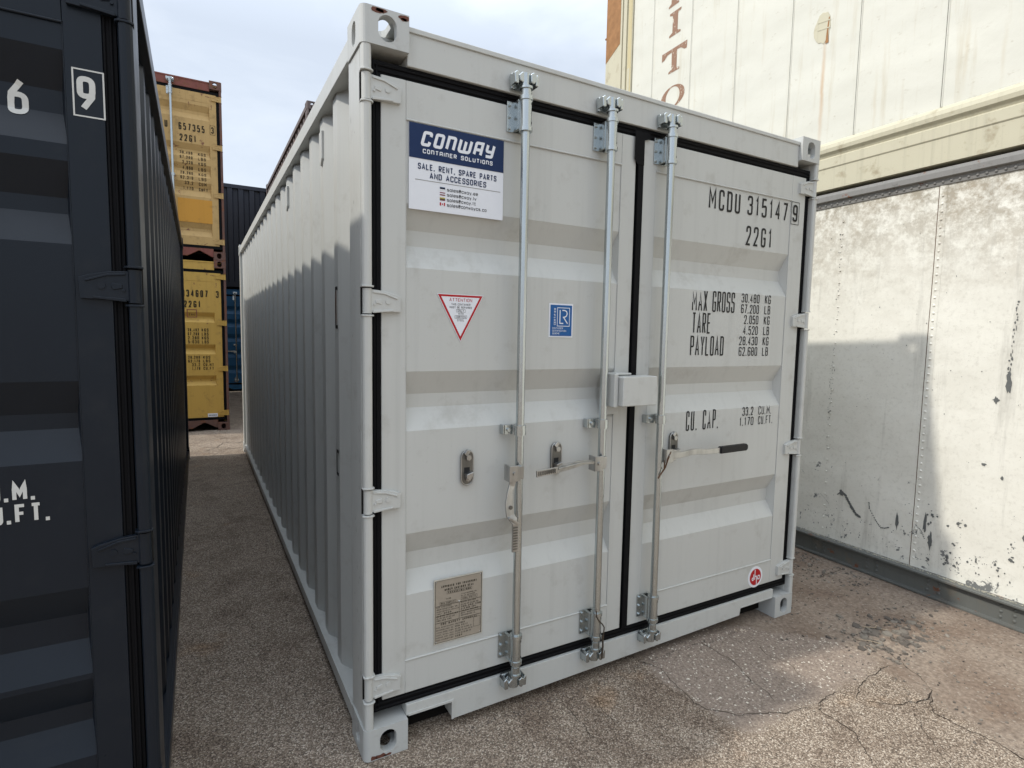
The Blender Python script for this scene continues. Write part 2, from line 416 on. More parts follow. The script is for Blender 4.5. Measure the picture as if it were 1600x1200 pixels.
def hinge_mb(side, z):
    """hinge blade and knuckle; side -1 at the left post, +1 at the right post"""
    X = (lambda x: x) if side < 0 else (lambda x: WD-x)
    mb = MB(); mb.cyl((X(.0225), .020, z-.042), (X(.0225), .020, z+.042), .0155, n=20)
    pr = [(X(.026), z-.038), (X(.137), z-.034), (X(.139), z+.018), (X(.118), z+.026), (X(.075), z+.036), (X(.026), z+.040)]
    mb.prism(pr, 1, YD-.014, YD+.004)
    mb.prism([(X(.04), z-.040), (X(.110), z-.033), (X(.110), z-.027), (X(.04), z-.031)], 1, YD-.018, YD-.012)
    mb.prism([(X(.04), z+.034), (X(.08), z+.030), (X(.125), z+.014), (X(.125), z+.008), (X(.08), z+.024), (X(.04), z+.028)], 1, YD-.018, YD-.012)
    mb.prism([(X(.048), z-.006), (X(.068), z-.010), (X(.072), z), (X(.068), z+.008), (X(.048), z+.004)], 1, YD-.017, YD-.012)
    mb.cyl((X(.092), YD-.017, z), (X(.092), YD-.012, z), .009, n=14)
    mb.cyl((X(.046), YD-.012, z-.010), (X(.046), YD-.019, z-.010), .004, n=8)
    return mb

def container(name, label, loc, paint_m, frame_m, door_m, cast_m, group=None, rz=0, left_c=(), right_c=(), detail=2,
              hinges=(.268, .953, 1.647, 2.343), split=1.206, notch='pocket', cat='shipping container', end_closed=False, doors=True, gask=True, start=.09, stile=.188, gxr=.078, sx=.012, header_m=None, post_m=None):
    root = thing(name, label, cat, loc, rz, group)
    # castings
    for m in casting_variants(cast_m): obj('corner_casting', m, None, root)
    bv = .003 if detail > 1 else 0
    # posts at the door end: rounded front bar interrupted at the hinges
    for sd in (-1, 1):
        X = (lambda x: x) if sd < 0 else (lambda x: WD-x)
        mb = MB(); prof = [(X(.006), .19), (X(.006), .040), (X(.040), .040), (X(.040), .19)]
        mb.prism([(a, b) for a, b in prof], 2, .118, HT-.118)
        zs = [.118]; 
        for h in hinges: zs += [h-.048, h+.048]
        zs.append(HT-.118)
        bar = [(X(.008), .040), (X(.004), .026), (X(.005), .012), (X(.010), .005), (X(.019), .002), (X(.027), .002), (X(.034), .005), (X(.037), .012), (X(.037), .040)]
        for a, b in zip(zs[::2], zs[1::2]): mb.prism(bar, 2, a, b)
        for h in hinges:
            for q in (-.052, .046): mb.prism([(X(.003), .034), (X(.001), .008), (X(.012), -.001), (X(.034), -.001), (X(.043), .008), (X(.043), .034)], 2, h+q, h+q+.006)
        for h in hinges: obj('hinge_slot_shade', MB().box(*sorted((X(.0045), X(.036))), .0365, .0395, h-.047, h+.047), m_ink, root)  # black sheet paints the slot's shade behind each hinge knuckle
        obj('corner_post', mb, post_m or frame_m or paint_m, root, bv and .0015)
        mb = MB().prism([(X(.006), LN-.16), (X(.006), LN-.012), (X(.02), LN-.004), (X(.15), LN-.004), (X(.15), LN-.03), (X(.03), LN-.03), (X(.03), LN-.16)], 2, .118, HT-.118)
        obj('corner_post', mb, paint_m if frame_m is None else frame_m, root)
        # rails
        mb = MB().box(*sorted((X(.005), X(.065))), .178, LN-.178, 2.49, 2.562); obj('top_side_rail', mb, paint_m, root, bv)
        mb = MB().box(*sorted((X(.004), X(.012))), .178, LN-.178, .045, .100).box(*sorted((X(.0125), X(.09))), .178, LN-.178, .092, .100)
        obj('bottom_side_rail', mb, paint_m, root)
        obj('side_panel', panel_side(X(.030), -sd, .165, LN-.12, .1005, 2.491, start), paint_m, root)
    # header and sill
    obj('header', MB().box(.162, WD-.162, .020, .11, 2.440, 2.560).box(.162, WD-.162, .014, .020, 2.548, 2.566), header_m or frame_m or paint_m, root, bv)
    if notch == 'pocket':
        pr = [(.162, .160), (.162, .118), (.335, .118), (.346, .110), (.350, .044), (2.005, .072), (2.012, .108), (2.02, .113), (WD-.162, .113), (WD-.162, .160)]
    else:
        pr = [(.162, .160), (.162, .04), (.18, .04), (.33, .125), (.35, .125), (.50, .04), (1.93, .04), (2.08, .125), (2.10, .125), (2.26, .04), (WD-.162, .04), (WD-.162, .160)]
    obj('sill', MB().prism(pr, 1, .018, .10), frame_m or paint_m, root, bv and .002)
    if notch == 'pocket' and detail > 1:
        for q in ((.17, .352, .0135, .018, .1177, .1255), (.344, .352, .0135, .018, .046, .1175), (2.012, 2.27, .016, .018, .112, .118)): obj('pocket_edge', MB().box(*q), paint_m, root)
    # roof, end wall, floor
    obj('roof', MB().box(.065, WD-.065, .11, LN-.02, 2.545, 2.556), paint_m, root)
    obj('floor', MB().box(.164, WD-.164, .101, LN-.17, .016 if notch == 'pocket' else .09, .15), m_under, root)  # pocket type: near-black floor dropped almost to the ground, darkens the pockets as shade
    obj('end_wall', panel_end(LN-.02, -1, .12, WD-.12, .14, 2.47), paint_m, root)
    for za, zb_ in ((2.47, 2.56), (.04, .15)): obj('end_rail', MB().box(.16, WD-.16, LN-.08, LN-.006, za, zb_), frame_m or paint_m, root)
    # doors
    R = {}
    gx0, gx1 = .073, WD-gxr
    defs = (('left', gx0, split-.022, .160, split-.10, left_c), ('right', split+.022, gx1, split+.095, WD-stile, right_c))
    hold = []
    for nm, x0, x1, px0, px1, cc in defs:
        rl = Relief(px0, px1, cc, sx=sx); R[nm] = rl
        leaf = obj('door', rl.mesh(.33, 2.268), door_m, root)
        mb = MB().box(x0, px0, YD, YD+.04, .203, 2.396).box(px1, x1, YD, YD+.04, .203, 2.396)
        mb.box(px0, px1, YD+.0005, YD+.04, 2.268, 2.396).box(px0, px1, YD+.0005, YD+.04, .203, .33)
        obj('door_frame', mb, door_m, leaf, bv and .0025)
        if detail > 1:
            wl = MB().tube([(px0, YD, 2.268), (px1, YD, 2.268)], .0036, 6).tube([(px0, YD+.001, .33), (px1, YD+.001, .33)], .0042, 6)
            wl.tube([(px0, YD+.001, .25), (px0, YD+.001, 2.268)], .0016, 6).tube([(px1, YD+.001, .25), (px1, YD+.001, 2.268)], .0016, 6)
            obj('weld_seam', wl, door_m, leaf)
        hold.append(leaf)
        sd = -1 if nm == 'left' else 1
        for h in hinges: obj('hinge', hinge_mb(sd, h), door_m, leaf, bv and .0015)
    # gasket
    g = MB(); y0, y1 = YD+.006, .07
    g.box(.041, gx0+.012, y0, y1, .160, 2.44).box(gx1-.012, WD-.041, y0, y1, .160, 2.44).box(gx0, gx1, y0+.0003, y1, 2.392, 2.440).box(gx0, gx1, y0+.0003, y1, .160, .206).box(split-.024, split+.024, y0+.0006, y1, .19, 2.41)
    if detail > 1:
        for zz in (2.408, 2.426, .172, .190): g.tube([(.05, y0-.001, zz), (WD-.05, y0-.001, zz)], .0045, 6)
        for xx in (.049, .060, WD-.052, WD-.066): g.tube([(xx, y0-.001, .17), (xx, y0-.001, 2.43)], .004, 6)
        g.box(split-.014, split+.016, YD-.008, y0, .2, 2.39)
        g.prism([(split-.038, 2.30), (split-.038, 2.418), (split+.045, 2.418), (split+.05, 2.395), (split+.016, 2.385), (split+.016, 2.28), (split-.02, 2.28)], 1, YD-.010, YD-.0085)
    obj('door_gasket', g, m_rubber, root, bv and .0015)
    return root, R

def cam_mb(x, z, up):
    """forged cam, keeper and collar at the end of a locking bar"""
    s = 1 if up else -1; mb = MB(); y = -.030
    mb.cyl((x, y, z-.066*s), (x, y, z-.028*s), .0185, n=18).cyl((x, y, z-.036*s), (x, y, z-.028*s), .024, n=18)
    mb.cyl((x-.004, y, z-.03*s), (x-.004, y+.004, z+.016*s), .015, .019, n=12)
    mb.prism([(x-.030, z-.014), (x-.036, z+.006), (x-.022, z+.020), (x-.006, z+.016), (x-.008, z-.004), (x-.018, z-.018)], 1, y-.010, y+.024)
    mb.prism([(x+.010, z-.014), (x+.008, z+.014), (x+.020, z+.022), (x+.034, z+.012), (x+.032, z-.010), (x+.020, z-.020)], 1, y-.020, y+.014)
    mb.box(x-.026, x+.026, y+.006, y+.020, z-.010, z+.010)
    mb.box(x-.045, x+.045, y+.030, y+.050, z-.030, z+.026)
    mb.prism([(x-.048, z-.022), (x-.052, z+.014), (x-.040, z+.024), (x-.030, z+.012), (x-.032, z-.022)], 1, y-.004, y+.042)
    mb.prism([(x+.046, z-.022), (x+.048, z+.014), (x+.040, z+.022), (x+.034, z+.010), (x+.032, z-.020)], 1, y-.012, y+.042)
    return mb
def sleeve_mb(x, z0, z1):
    mb = MB(); y = -.030
    mb.cyl((x, y, z0), (x, y, z1), .0215, n=20)
    for a, b in ((z0-.004, z0+.010), (z1-.010, z1+.004)): mb.cyl((x, y, a), (x, y, b), .0255, n=20)
    mb.box(x-.052, x+.024, YD-.006, YD-.001, z0+.004, z1-.004).box(x-.022, x-.012, y, YD-.004, z0+.008, z1-.008).box(x+.012, x+.022, y, YD-.004, z0+.008, z1-.008)
    mb.box(x-.026, x-.020, y+.012, YD-.004, z0+.006, z1-.006)
    for f in (.14, .5, .86):
        zz = z0+(z1-z0)*f; mb.cyl((x-.040, YD-.004, zz), (x-.040, YD-.014, zz), .0065, n=6)
    for f in (.2, .8): mb.cyl((x+.010, y-.0185, z0+(z1-z0)*f), (x+.010, y-.0190, z0+(z1-z0)*f), .001, n=6)
    return mb
def rod(root, x, z_guide=1.175, r=.0165, zt=2.478, zb=.150, low=(.232, .345), high=(2.295, 2.412)):
    b = obj('locking_bar', MB().cyl((x, -.030, zb+.03), (x, -.030, zt-.03), r, n=24), m_galv, root)
    obj('cam', cam_mb(x, zt, True), m_galv, b, .0035, 3); obj('cam', cam_mb(x, zb, False), m_galv, b, .0035, 3)
    for a, c in (low, high):
        k = obj('bearing_bracket', sleeve_mb(x, a, c), m_galv, b, .0015)
        h = MB()
        for f in (.22, .8): h.cyl((x+.0145, -.030-.0150, a+(c-a)*f), (x+.0155, -.030-.0160, a+(c-a)*f), .0042, n=10)
        obj('bracket_hole', h, m_ink, b)
    g = MB(); z = z_guide; r2_ = r+.005
    g.cyl((x, -.030, z-.019), (x, -.030, z+.019), r2_+.002, n=20).box(x-.058, x-.018, YD-.032, YD-.028, z-.019, z+.019).box(x-.06, x-.052, YD-.032, YD-.001, z-.019, z+.019)
    g.cyl((x-.038, YD-.032, z), (x-.038, YD-.040, z), .008, n=6).box(x+.014, x+.026, -.036, YD-.001, z-.018, z+.018)
    obj('guide_bracket', g, m_galv, b, .0015)
    return b
def catch(root, x, z, h=.125):
    mb = MB(); w = .024; n = 8
    pr = [(x+w*math.cos(a), z+h/2-w+w*math.sin(a)) for a in [math.pi*i/n for i in range(n+1)]] + [(x+w*math.cos(a), z-h/2+w+w*math.sin(a)) for a in [math.pi+math.pi*i/n for i in range(n+1)]]
    mb.prism(pr, 1, YD-.008, YD+.002)
    o = obj('handle_catch', mb, m_dgalv, root, .0015)
    rim = MB(); rim.recalc = True; rim.tube([(px, YD-.008, pz) for px, pz in pr+pr[:1]], .0028, 6); obj('catch_rim', rim, m_zinc, o)
    obj('catch_hole', MB().box(x-.013, x+.010, YD-.0086, YD-.0078, z-.022, z+.002), m_ink, o)
    k = MB().cyl((x+.002, YD-.008, z+h/2-.026), (x+.002, YD-.020, z+h/2-.026), .011, n=6).cyl((x, YD-.008, z-h/2+.024), (x, YD-.018, z-h/2+.024), .009, n=6)
    obj('catch_bolt', k, m_zinc, o, .001); k = MB()
    k.prism([(x-.016, z+h/2-.010), (x-.004, z+h/2+.006), (x+.010, z+h/2-.004), (x-.006, z+h/2-.022)], 1, YD-.018, YD-.008)
    obj('catch_lever', k, m_zinc, o, .002); k = MB()
    k.prism([(x-.012, z-.020), (x+.016, z-.012), (x+.012, z-.030), (x+.002, z-.046), (x-.012, z-.036)], 1, YD-.034, YD-.008)
    obj('catch_lever', k, m_zinc, o, .002)
    return o
m_dgalv = metal('dull_zinc', (.20, .195, .18), .5, .5)

# =================================================================== GROUND
m, t, b = nodes('weathered_asphalt'); co = objco(t)
sxyz = N(t, 'ShaderNodeSeparateXYZ'); LK(t, co, sxyz.inputs[0]); X_, Y_ = sxyz.outputs['X'], sxyz.outputs['Y']
vor = N(t, 'ShaderNodeTexVoronoi'); vor.inputs['Scale'].default_value = 205; LK(t, co, vor.inputs['Vector'])
vc = N(t, 'ShaderNodeSeparateColor'); LK(t, vor.outputs['Color'], vc.inputs[0])
agg = ramp(t, vc.outputs[0], [(0, (.15, .115, .088)), (.30, (.26, .205, .158)), (.6, (.36, .29, .225)), (.85, (.50, .42, .335)), (.97, (.66, .58, .48))])
peb = ramp(t, vor.outputs['Distance'], [(.0, 1.), (.5, .9), (.85, .38)])
base = mix(t, 1.0, agg, peb, 'MULTIPLY')
big = noise_n(t, co, 1.3, 5, .6); base = mix(t, ramp(t, noise_n(t, co, 2.2, 7, .7, .6), [(.50, 0.), (.62, .75)]), base, mix(t, 1.0, base, (.66, .62, .60), 'MULTIPLY'))
base = mix(t, ramp(t, noise_n(t, co, 24, 4, .6), [(.66, 0.), (.70, .8)]), base, mix(t, 1.0, base, (.42, .38, .36), 'MULTIPLY'))
base = mix(t, ramp(t, big, [(.35, 0.), (.7, .6)]), base, mix(t, 1.0, base, (.72, .70, .68), 'MULTIPLY'))
med = noise_n(t, co, 9, 6, .65); base = mix(t, ramp(t, med, [(.5, 0.), (.75, .45)]), base, mix(t, 1.0, base, (.62, .58, .55), 'MULTIPLY'))
# coarse-chip older surface in a strip right of the door
nv = N(t, 'ShaderNodeTexNoise'); nv.inputs['Scale'].default_value = 130; LK(t, co, nv.inputs['Vector'])
av = N(t, 'ShaderNodeVectorMath', operation='MULTIPLY_ADD'); LK(t, nv.outputs['Color'], av.inputs[0]); av.inputs[1].default_value = (.014, .014, .0); LK(t, co, av.inputs[2])
v2 = N(t, 'ShaderNodeTexVoronoi'); v2.inputs['Scale'].default_value = 80; v2.inputs['Randomness'].default_value = 1; LK(t, av.outputs[0], v2.inputs['Vector'])
vc2 = N(t, 'ShaderNodeSeparateColor'); LK(t, v2.outputs['Color'], vc2.inputs[0])
chip = math_n(t, 'MULTIPLY', ramp(t, math_n(t, 'ADD', v2.outputs['Distance'], math_n(t, 'MULTIPLY', vc2.outputs[0], .28)), [(.30, 1.), (.46, 0.)]), ramp(t, vc2.outputs[1], [(.50, 0.), (.70, 1.)]))
old = mix(t, chip, mix(t, ramp(t, noise_n(t, co, 85, 6, .8), [(.35, 0.), (.65, 1.)]), (.13, .10, .082), (.36, .295, .24)), (.70, .65, .56))
wob = math_n(t, 'MULTIPLY', math_n(t, 'SUBTRACT', noise_n(t, co, 2.6, 4), .5), .7)
fw = math_n(t, 'MULTIPLY', math_n(t, 'SUBTRACT', noise_n(t, co, 18, 5), .5), .10)
wx = math_n(t, 'ADD', math_n(t, 'ADD', X_, math_n(t, 'MULTIPLY', wob, .25)), fw)
wy = math_n(t, 'ADD', math_n(t, 'ADD', Y_, math_n(t, 'MULTIPLY', wob, .2)), fw)
def step(v, e, w=.02):
    r = N(t, 'ShaderNodeMapRange'); r.inputs[1].default_value = e-w; r.inputs[2].default_value = e+w; LK(t, v, r.inputs[0]); return r.outputs[0]
zone_old = math_n(t, 'MULTIPLY', step(wx, 1.33), step(wy, -.53, .03))
base = mix(t, zone_old, base, old)
# dragged strip in front of the door
strip = math_n(t, 'MULTIPLY', step(math_n(t, 'ADD', X_, math_n(t, 'MULTIPLY', fw, .3)), .825, .008), math_n(t, 'SUBTRACT', 1.0, step(math_n(t, 'ADD', X_, math_n(t, 'MULTIPLY', fw, .3)), .94, .008)))
strip = math_n(t, 'MULTIPLY', strip, math_n(t, 'MULTIPLY', step(Y_, -.50, .12), .55))
base = mix(t, strip, base, mix(t, 1.0, base, (.66, .62, .60), 'MULTIPLY'))
d2 = math_n(t, 'MAXIMUM', math_n(t, 'SUBTRACT', math_n(t, 'SUBTRACT', wx, math_n(t, 'MULTIPLY', wy, .25)), 2.46), math_n(t, 'SUBTRACT', math_n(t, 'ADD', wx, math_n(t, 'MULTIPLY', wy, 1.18)), 2.06))
zone_dirt = math_n(t, 'MULTIPLY', step(d2, 0.0, .03), math_n(t, 'MULTIPLY', step(X_, 1.7, .1), math_n(t, 'SUBTRACT', 1.0, step(wx, 6.5, 1.5))))
dn = noise_n(t, co, 45, 8, .7)
dirt = mix(t, ramp(t, dn, [(.3, 0.), (.7, 1.)]), (.13, .100, .080), (.34, .275, .215))
dirt = mix(t, ramp(t, noise_n(t, co, 3.0, 5), [(.4, 0.), (.65, .75)]), dirt, mix(t, 1.0, dirt, (.62, .54, .50), 'MULTIPLY'))
dirt = mix(t, math_n(t, 'MULTIPLY', chip, .55), dirt, (.40, .36, .30))
base = mix(t, zone_dirt, base, dirt)
# brownish stains
stn = noise_n(t, mapv(t, co, (1, 1, 1), (4, 2, 0)), 3.3, 4); base = mix(t, ramp(t, stn, [(.62, 0.), (.75, .5)]), base, mix(t, 1.0, base, (1.05, .80, .55), 'MULTIPLY'))
LK(t, base, b.inputs['Base Color']); b.inputs['Roughness'].default_value = .92; b.inputs['Specular IOR Level'].default_value = .25
hh = math_n(t, 'ADD', math_n(t, 'MULTIPLY', math_n(t, 'SUBTRACT', 1.0, vor.outputs['Distance']), .6), math_n(t, 'ADD', math_n(t, 'MULTIPLY', med, 1.2), math_n(t, 'MULTIPLY', dn, .8)))
bump(t, b, hh, .45, .007)
m_ground = m
def gz(x, y):
    return (noise.noise(Vector((x*.9, y*.9, 0)))*.008 + noise.noise(Vector((x*4, y*4, 3)))*.003) - .004 + .026*math.exp(-((x-1.55)/.42)**2-(y/.22)**2)
gm = MB(); nx = 130; xs = [-2.2+7*i/nx for i in range(nx+1)]; ys = [-3.2+12*i/190 for i in range(191)]
xs = [-600, -60, -15, -5] + xs + [7, 15, 60, 600]; ys = [-600, -60, -15, -6] + ys + [11, 16, 60, 600]
vs = [(x, y, gz(x, y)) for y in ys for x in xs]; w_ = len(xs)
gm._a(vs, [(j*w_+i, j*w_+i+1, (j+1)*w_+i+1, (j+1)*w_+i) for j in range(len(ys)-1) for i in range(w_-1)], True)
g = obj('ground', gm, m_ground); g['kind'] = 'structure'

# cracks in the asphalt: thin dark fissures
m_crack = flat('crack_dirt', (.035, .028, .022), .95, .3)
def crack(pts, w, name='pavement_crack'):
    mb = MB(); P = []
    for a, b_ in zip(pts, pts[1:]):
        a, b_ = Vector(a), Vector(b_); n = max(2, int((b_-a).length/.012))
        for i in range(n):
            p = a.lerp(b_, i/n); k = .016
            P.append((p.x+noise.noise(Vector((p.x*22, p.y*22, 1)))*k + random.uniform(-.0025, .0025), p.y+noise.noise(Vector((p.x*22, p.y*22, 9)))*k + random.uniform(-.0025, .0025)))
    L_, R_ = [], []
    for i in range(len(P)):
        a = Vector(P[max(i-1, 0)]); c = Vector(P[min(i+1, len(P)-1)]); d = (c-a).normalized(); nrm = Vector((-d.y, d.x)); ww = w*(.35+.9*abs(noise.noise(Vector((P[i][0]*14, P[i][1]*14, 5)))))*min(1, .2+i/6, .2+(len(P)-1-i)/6)
        L_.append(Vector(P[i])+nrm*ww); R_.append(Vector(P[i])-nrm*ww)
    n = len(P); vs = [(p.x, p.y, gz(p.x, p.y)+.0025) for p in L_+R_]
    mb._a(vs, [(i, i+1, n+i+1, n+i) for i in range(n-1)])
    o = obj(name, mb, m_crack); o['kind'] = 'structure'; return o
for w, P in ((.0035, [(2.41,-.552),(2.334,-.542),(2.209,-.557),(2.149,-.564),(2.056,-.584),(1.983,-.606),(1.965,-.551),(1.875,-.549),(1.777,-.556)]),
    (.004, [(1.983,-.606),(2.004,-.656),(2.075,-.707),(2.169,-.747),(2.276,-.759),(2.33,-.743)]), (.007, [(2.2,-.752),(2.276,-.759),(2.33,-.743),(2.36,-.71)]), (.003, [(2.33,-.743),(2.403,-.658),(2.428,-.591),(2.45,-.567),(2.517,-.444),(2.462,-.348),(2.499,-.26)]),
    (.0035, [(1.83,-.55),(1.761,-.58),(1.757,-.654),(1.75,-.722),(1.705,-.789),(1.666,-.843),(1.629,-.883),(1.5,-1.05)]), (.003, [(2.11,-.76),(2.064,-.815),(1.975,-.901),(1.927,-.959),(1.877,-1.015),(1.8,-1.15)]),
    (.0045, [(2.32,-.747),(2.176,-.812),(2.164,-.881),(2.172,-.953),(2.19,-1.035),(2.174,-1.112),(2.2,-1.4)]),
    (.0035, [(1.694,.037),(1.697,-.051),(1.713,-.165),(1.703,-.236),(1.677,-.284),(1.663,-.362),(1.666,-.409),(1.641,-.48)]),
    (.0035, [(1.296,.058),(1.314,-.01),(1.352,-.076),(1.339,-.151),(1.33,-.228),(1.322,-.298),(1.336,-.347),(1.373,-.399),(1.423,-.438),(1.60,-.52),(1.777,-.556)]),
    (.0025, [(1.97,-.1),(1.93,-.22),(1.95,-.32),(1.9,-.42)]), (.0022, [(1.23,-.02),(1.29,-.03),(1.314,-.01)]),
    (.0025, [(.832,.023),(.825,-.06),(.815,-.208),(.813,-.363)]), (.0022, [(.957,.007),(.944,-.2),(.944,-.30)]), (.006, [(3.0,.222),(3.179,.226),(3.345,.224)]),
    (.003, [(-.5,3.6),(-.35,3.5),(-.2,3.55),(-.05,3.4)]), (.003, [(-.5,5.0),(-.3,5.15),(-.1,5.05)]), (.012, [(-.5,6.5),(-.3,6.35),(-.2,6.7),(0,6.6),(.2,6.9)]), (.01, [(-.45,6.1),(-.3,6.35),(-.1,6.2),(.2,6.3)]), (.01, [(-.5,7.1),(-.25,7.0),(-.1,7.2)])):
    crack(P, w*.62)

# rubble: broken asphalt flakes and twigs on the dirt
m, t, b = nodes('rubble_stone'); co = objco(t)
oi = N(t, 'ShaderNodeNewGeometry').outputs['Random Per Island']
LK(t, mix(t, noise_n(t, co, 60, 4), ramp(t, oi, [(0, (.05, .045, .04)), (.5, (.15, .135, .115)), (.9, (.26, .24, .20)), (1, (.42, .38, .32))]), (.10, .08, .065)), b.inputs['Base Color']); b.inputs['Roughness'].default_value = .95
m_stone = m
def flake(mb, x, y, r, h):
    n = random.randint(5, 8); a0 = random.random()*6; z = gz(x, y); tx, ty = random.uniform(-.2, .2), random.uniform(-.2, .2); st = random.uniform(.5, 1)
    bot, top = [], []; rot = random.random()*3.14
    for i in range(n):
        a = a0+2*math.pi*i/n; rr = r*random.uniform(.65, 1.1); px, py = rr*math.cos(a), rr*math.sin(a)*st
        px, py = px*math.cos(rot)-py*math.sin(rot), px*math.sin(rot)+py*math.cos(rot)
        bot.append((x+px, y+py, z-.003)); top.append((x+px*.8, y+py*.8, z+h*random.uniform(.8, 1.1)+px*tx+py*ty))
    mb._a(bot+top, [tuple(range(n, 2*n))] + [(i, (i+1) % n, n+(i+1) % n, n+i) for i in range(n)])
mb = MB()
for i in range(150):
    x, y = random.gauss(2.72, .16), random.gauss(-.42, .10); flake(mb, x, y, random.choice((.006, .009, .014, .02, .032)), random.uniform(.003, .010))
for i in range(45):
    x = random.gauss(2.46, .05); y = random.uniform(-.6, -.25); flake(mb, x, y, random.choice((.006, .01, .016)), random.uniform(.003, .008))
for i in range(420):
    x, y = random.uniform(2.1, 3.33), random.uniform(-1.3, .6)
    flake(mb, x, y, random.choice((.003, .004, .006, .009)), random.uniform(.002, .006))
for i in range(160):
    x, y = random.uniform(3.0, 3.33), random.uniform(.0, .6); flake(mb, x, y, random.choice((.004, .006, .01, .013)), random.uniform(.003, .008))
for i in range(260):
    x, y = random.uniform(-.56, 2.2), random.uniform(-1.2, 0) if i % 2 else random.uniform(0, 6)
    if i % 2 == 0: x = random.uniform(-.56, -.01)
    flake(mb, x, y, random.choice((.002, .003, .004)), random.uniform(.0015, .003))
m_grit = None
for i in range(260):
    x = random.uniform(.4, 2.0) if i % 3 else random.uniform(-.02, .0); y = -abs(random.gauss(0, .02))-.0 if i % 3 else random.uniform(.2, 6)
    flake(mb, x, y, random.choice((.002, .003, .005)), random.uniform(.002, .004))
o = obj('gravel', mb, m_stone); o['kind'] = 'stuff'; o['label'] = 'loose stones and broken asphalt crumbs scattered over the yard'; o['category'] = 'gravel'
m_twig = flat('dry_twig', (.42, .34, .24), .85, .2)
for k, (lab, P) in enumerate((('pale forked dry twig lying among the broken asphalt', [(2.62,-.285),(2.67,-.33),(2.70,-.375)]), ('longest dry straw lying along the edge of the dirt patch', [(2.455,-.345),(2.50,-.39),(2.52,-.43)]), ('short pale stick nearest the riveted wall in the rubble', [(2.74,-.33),(2.79,-.345)]))):
    mb = MB(); mb.tube([(x, y, gz(x, y)+.007+.002*k) for x, y in P], .0022-.0004*k, 6)
    if k == 0: mb.tube([(2.665,-.325,gz(2.66,-.33)+.008), (2.70,-.315,gz(2.7,-.3)+.006)], .002, 6)
    tag(obj('twig', mb, m_twig), lab, 'twig', 'dry twigs in the rubble')

# =================================================================== MAIN CONTAINER
CM = [(1.770, 1.990), (1.190, 1.405), (.580, .812)]
root, R = container('shipping_container', 'light grey shipping container with closed doors, galvanised bars and a blue and white sign', (0, 0, 0), m_grey, None, m_grey, m_cast, left_c=CM, right_c=CM, group=None)
for X in (.600, 1.003): rod(root, X)
rod(root, 1.333)
def on(rl, off=.0012):
    return lambda x, z, k: (x, rl(x, z)-off-k*.00012, z)
def flatp(y): return lambda x, z, k: (x, y-k*.00008, z)
RR, RL = R['right'], R['left']
def mark(s, x0, x1, z0, z1, t_, pl=None, mat=None, par=None, **kw):
    return obj('lettering', fit_text(s, x0, x1, z0, z1, t_, pl or on(RR), **kw), mat or m_ink, par or root)
tk = .0108
sten = dict(gap=.018)
mark('MCDU', 1.640, 1.861, 2.152, 2.250, tk, gap=.016); mark('315147', 1.912, 2.226, 2.156, 2.250, tk, gap=.017)
pf = lambda x, z, k: (x, min(RR(x, z), YD)-.0022-k*.0001, z)
mark('9', 2.262, 2.304, 2.162, 2.249, .0115, pl=pf)
def frame(x0, x1, z0, z1, t_, pl, mat, par, name='box_outline'):
    mb = MB(); mb.recalc = False; ribbon(mb, [(x0, z0), (x0, z1), (x1, z1), (x1, z0)], t_, lambda a, c: pl(a, c, 0), True); return obj(name, mb, mat, par)
frame(2.250, 2.312, 2.148, 2.262, .003, pf, m_ink, root)
mark('22G1', 1.912, 2.112, 2.008, 2.104, tk, gap=.017)
mark('MAX GROSS', 1.560, 1.857, 1.670, 1.771, .0080, gap=.0058); mark('TARE', 1.566, 1.693, 1.565, 1.664, .0080, gap=.0058); mark('PAYLOAD', 1.560, 1.792, 1.458, 1.554, .0080, gap=.0058)
for i, (a, x0, x1, u) in enumerate((('30.480', 1.904, 2.041, 'KG'), ('67.200', 1.904, 2.041, 'LB'), ('2.050', 1.931, 2.041, 'KG'), ('4.520', 1.928, 2.041, 'LB'), ('28.430', 1.903, 2.043, 'KG'), ('62.680', 1.903, 2.045, 'LB'))):
    z1 = 1.770-i*.0536
    mark(a, x0, x1, z1-.045, z1, .0052, gap=.0048); mark(u, 2.083, 2.130, z1-.045, z1, .0052, gap=.0048)
mark('CU. CAP.', 1.555, 1.781, 1.096, 1.193, .0074, gap=.009)
mark('33.2', 1.955, 2.040, 1.148, 1.193, .0054, gap=.0050); mark('CU.M.', 2.080, 2.187, 1.148, 1.193, .0044, gap=.006)
mark('1.170', 1.936, 2.046, 1.096, 1.140, .0054, gap=.0050); mark('CU.FT.', 2.082, 2.199, 1.096, 1.140, .0044, gap=.006)

# company sign
sy0 = YD-.001
def board(x0, x1, z0, z1, y, th, mat, name, par, bevel=0): return obj(name, MB().box(x0, x1, y-th, y, z0, z1), mat, par, bevel)
sg = board(.170, .538, 1.972, 2.262, YD+.002, .004, m_signw, 'company_sign', root)
obj('sign_header', MB().box(.170, .538, YD-.0032, YD-.0022, 2.146, 2.262), m_navy, sg)
P1 = flatp(YD-.0040); P2 = flatp(YD-.0028)
obj('lettering', fit_text('CõñŵåÿA'[:6], .209, .493, 2.189, 2.241, .0105, P1, gap=.007, shear=.28, rr=.22, wf={'ŵ': 1.45}), m_signw, sg)
obj('lettering', fit_text('CõñTåIñER SõLUTIõñS', .219, .492, 2.165, 2.180, .0030, P1, gap=.003, rr=.3), m_signw, sg)
obj('lettering', fit_text('SALE, RENT, SPARE PARTS', .202, .510, 2.110, 2.131, .0036, P2, gap=.0020), m_navy, sg)
obj('lettering', fit_text('AND ACCESSORIES', .245, .468, 2.082, 2.103, .0036, P2, gap=.0020), m_navy, sg)
obj('divider_line', MB().box(.192, .526, YD-.0028, YD-.0022, 2.0735, 2.0750), m_dgalv, sg)
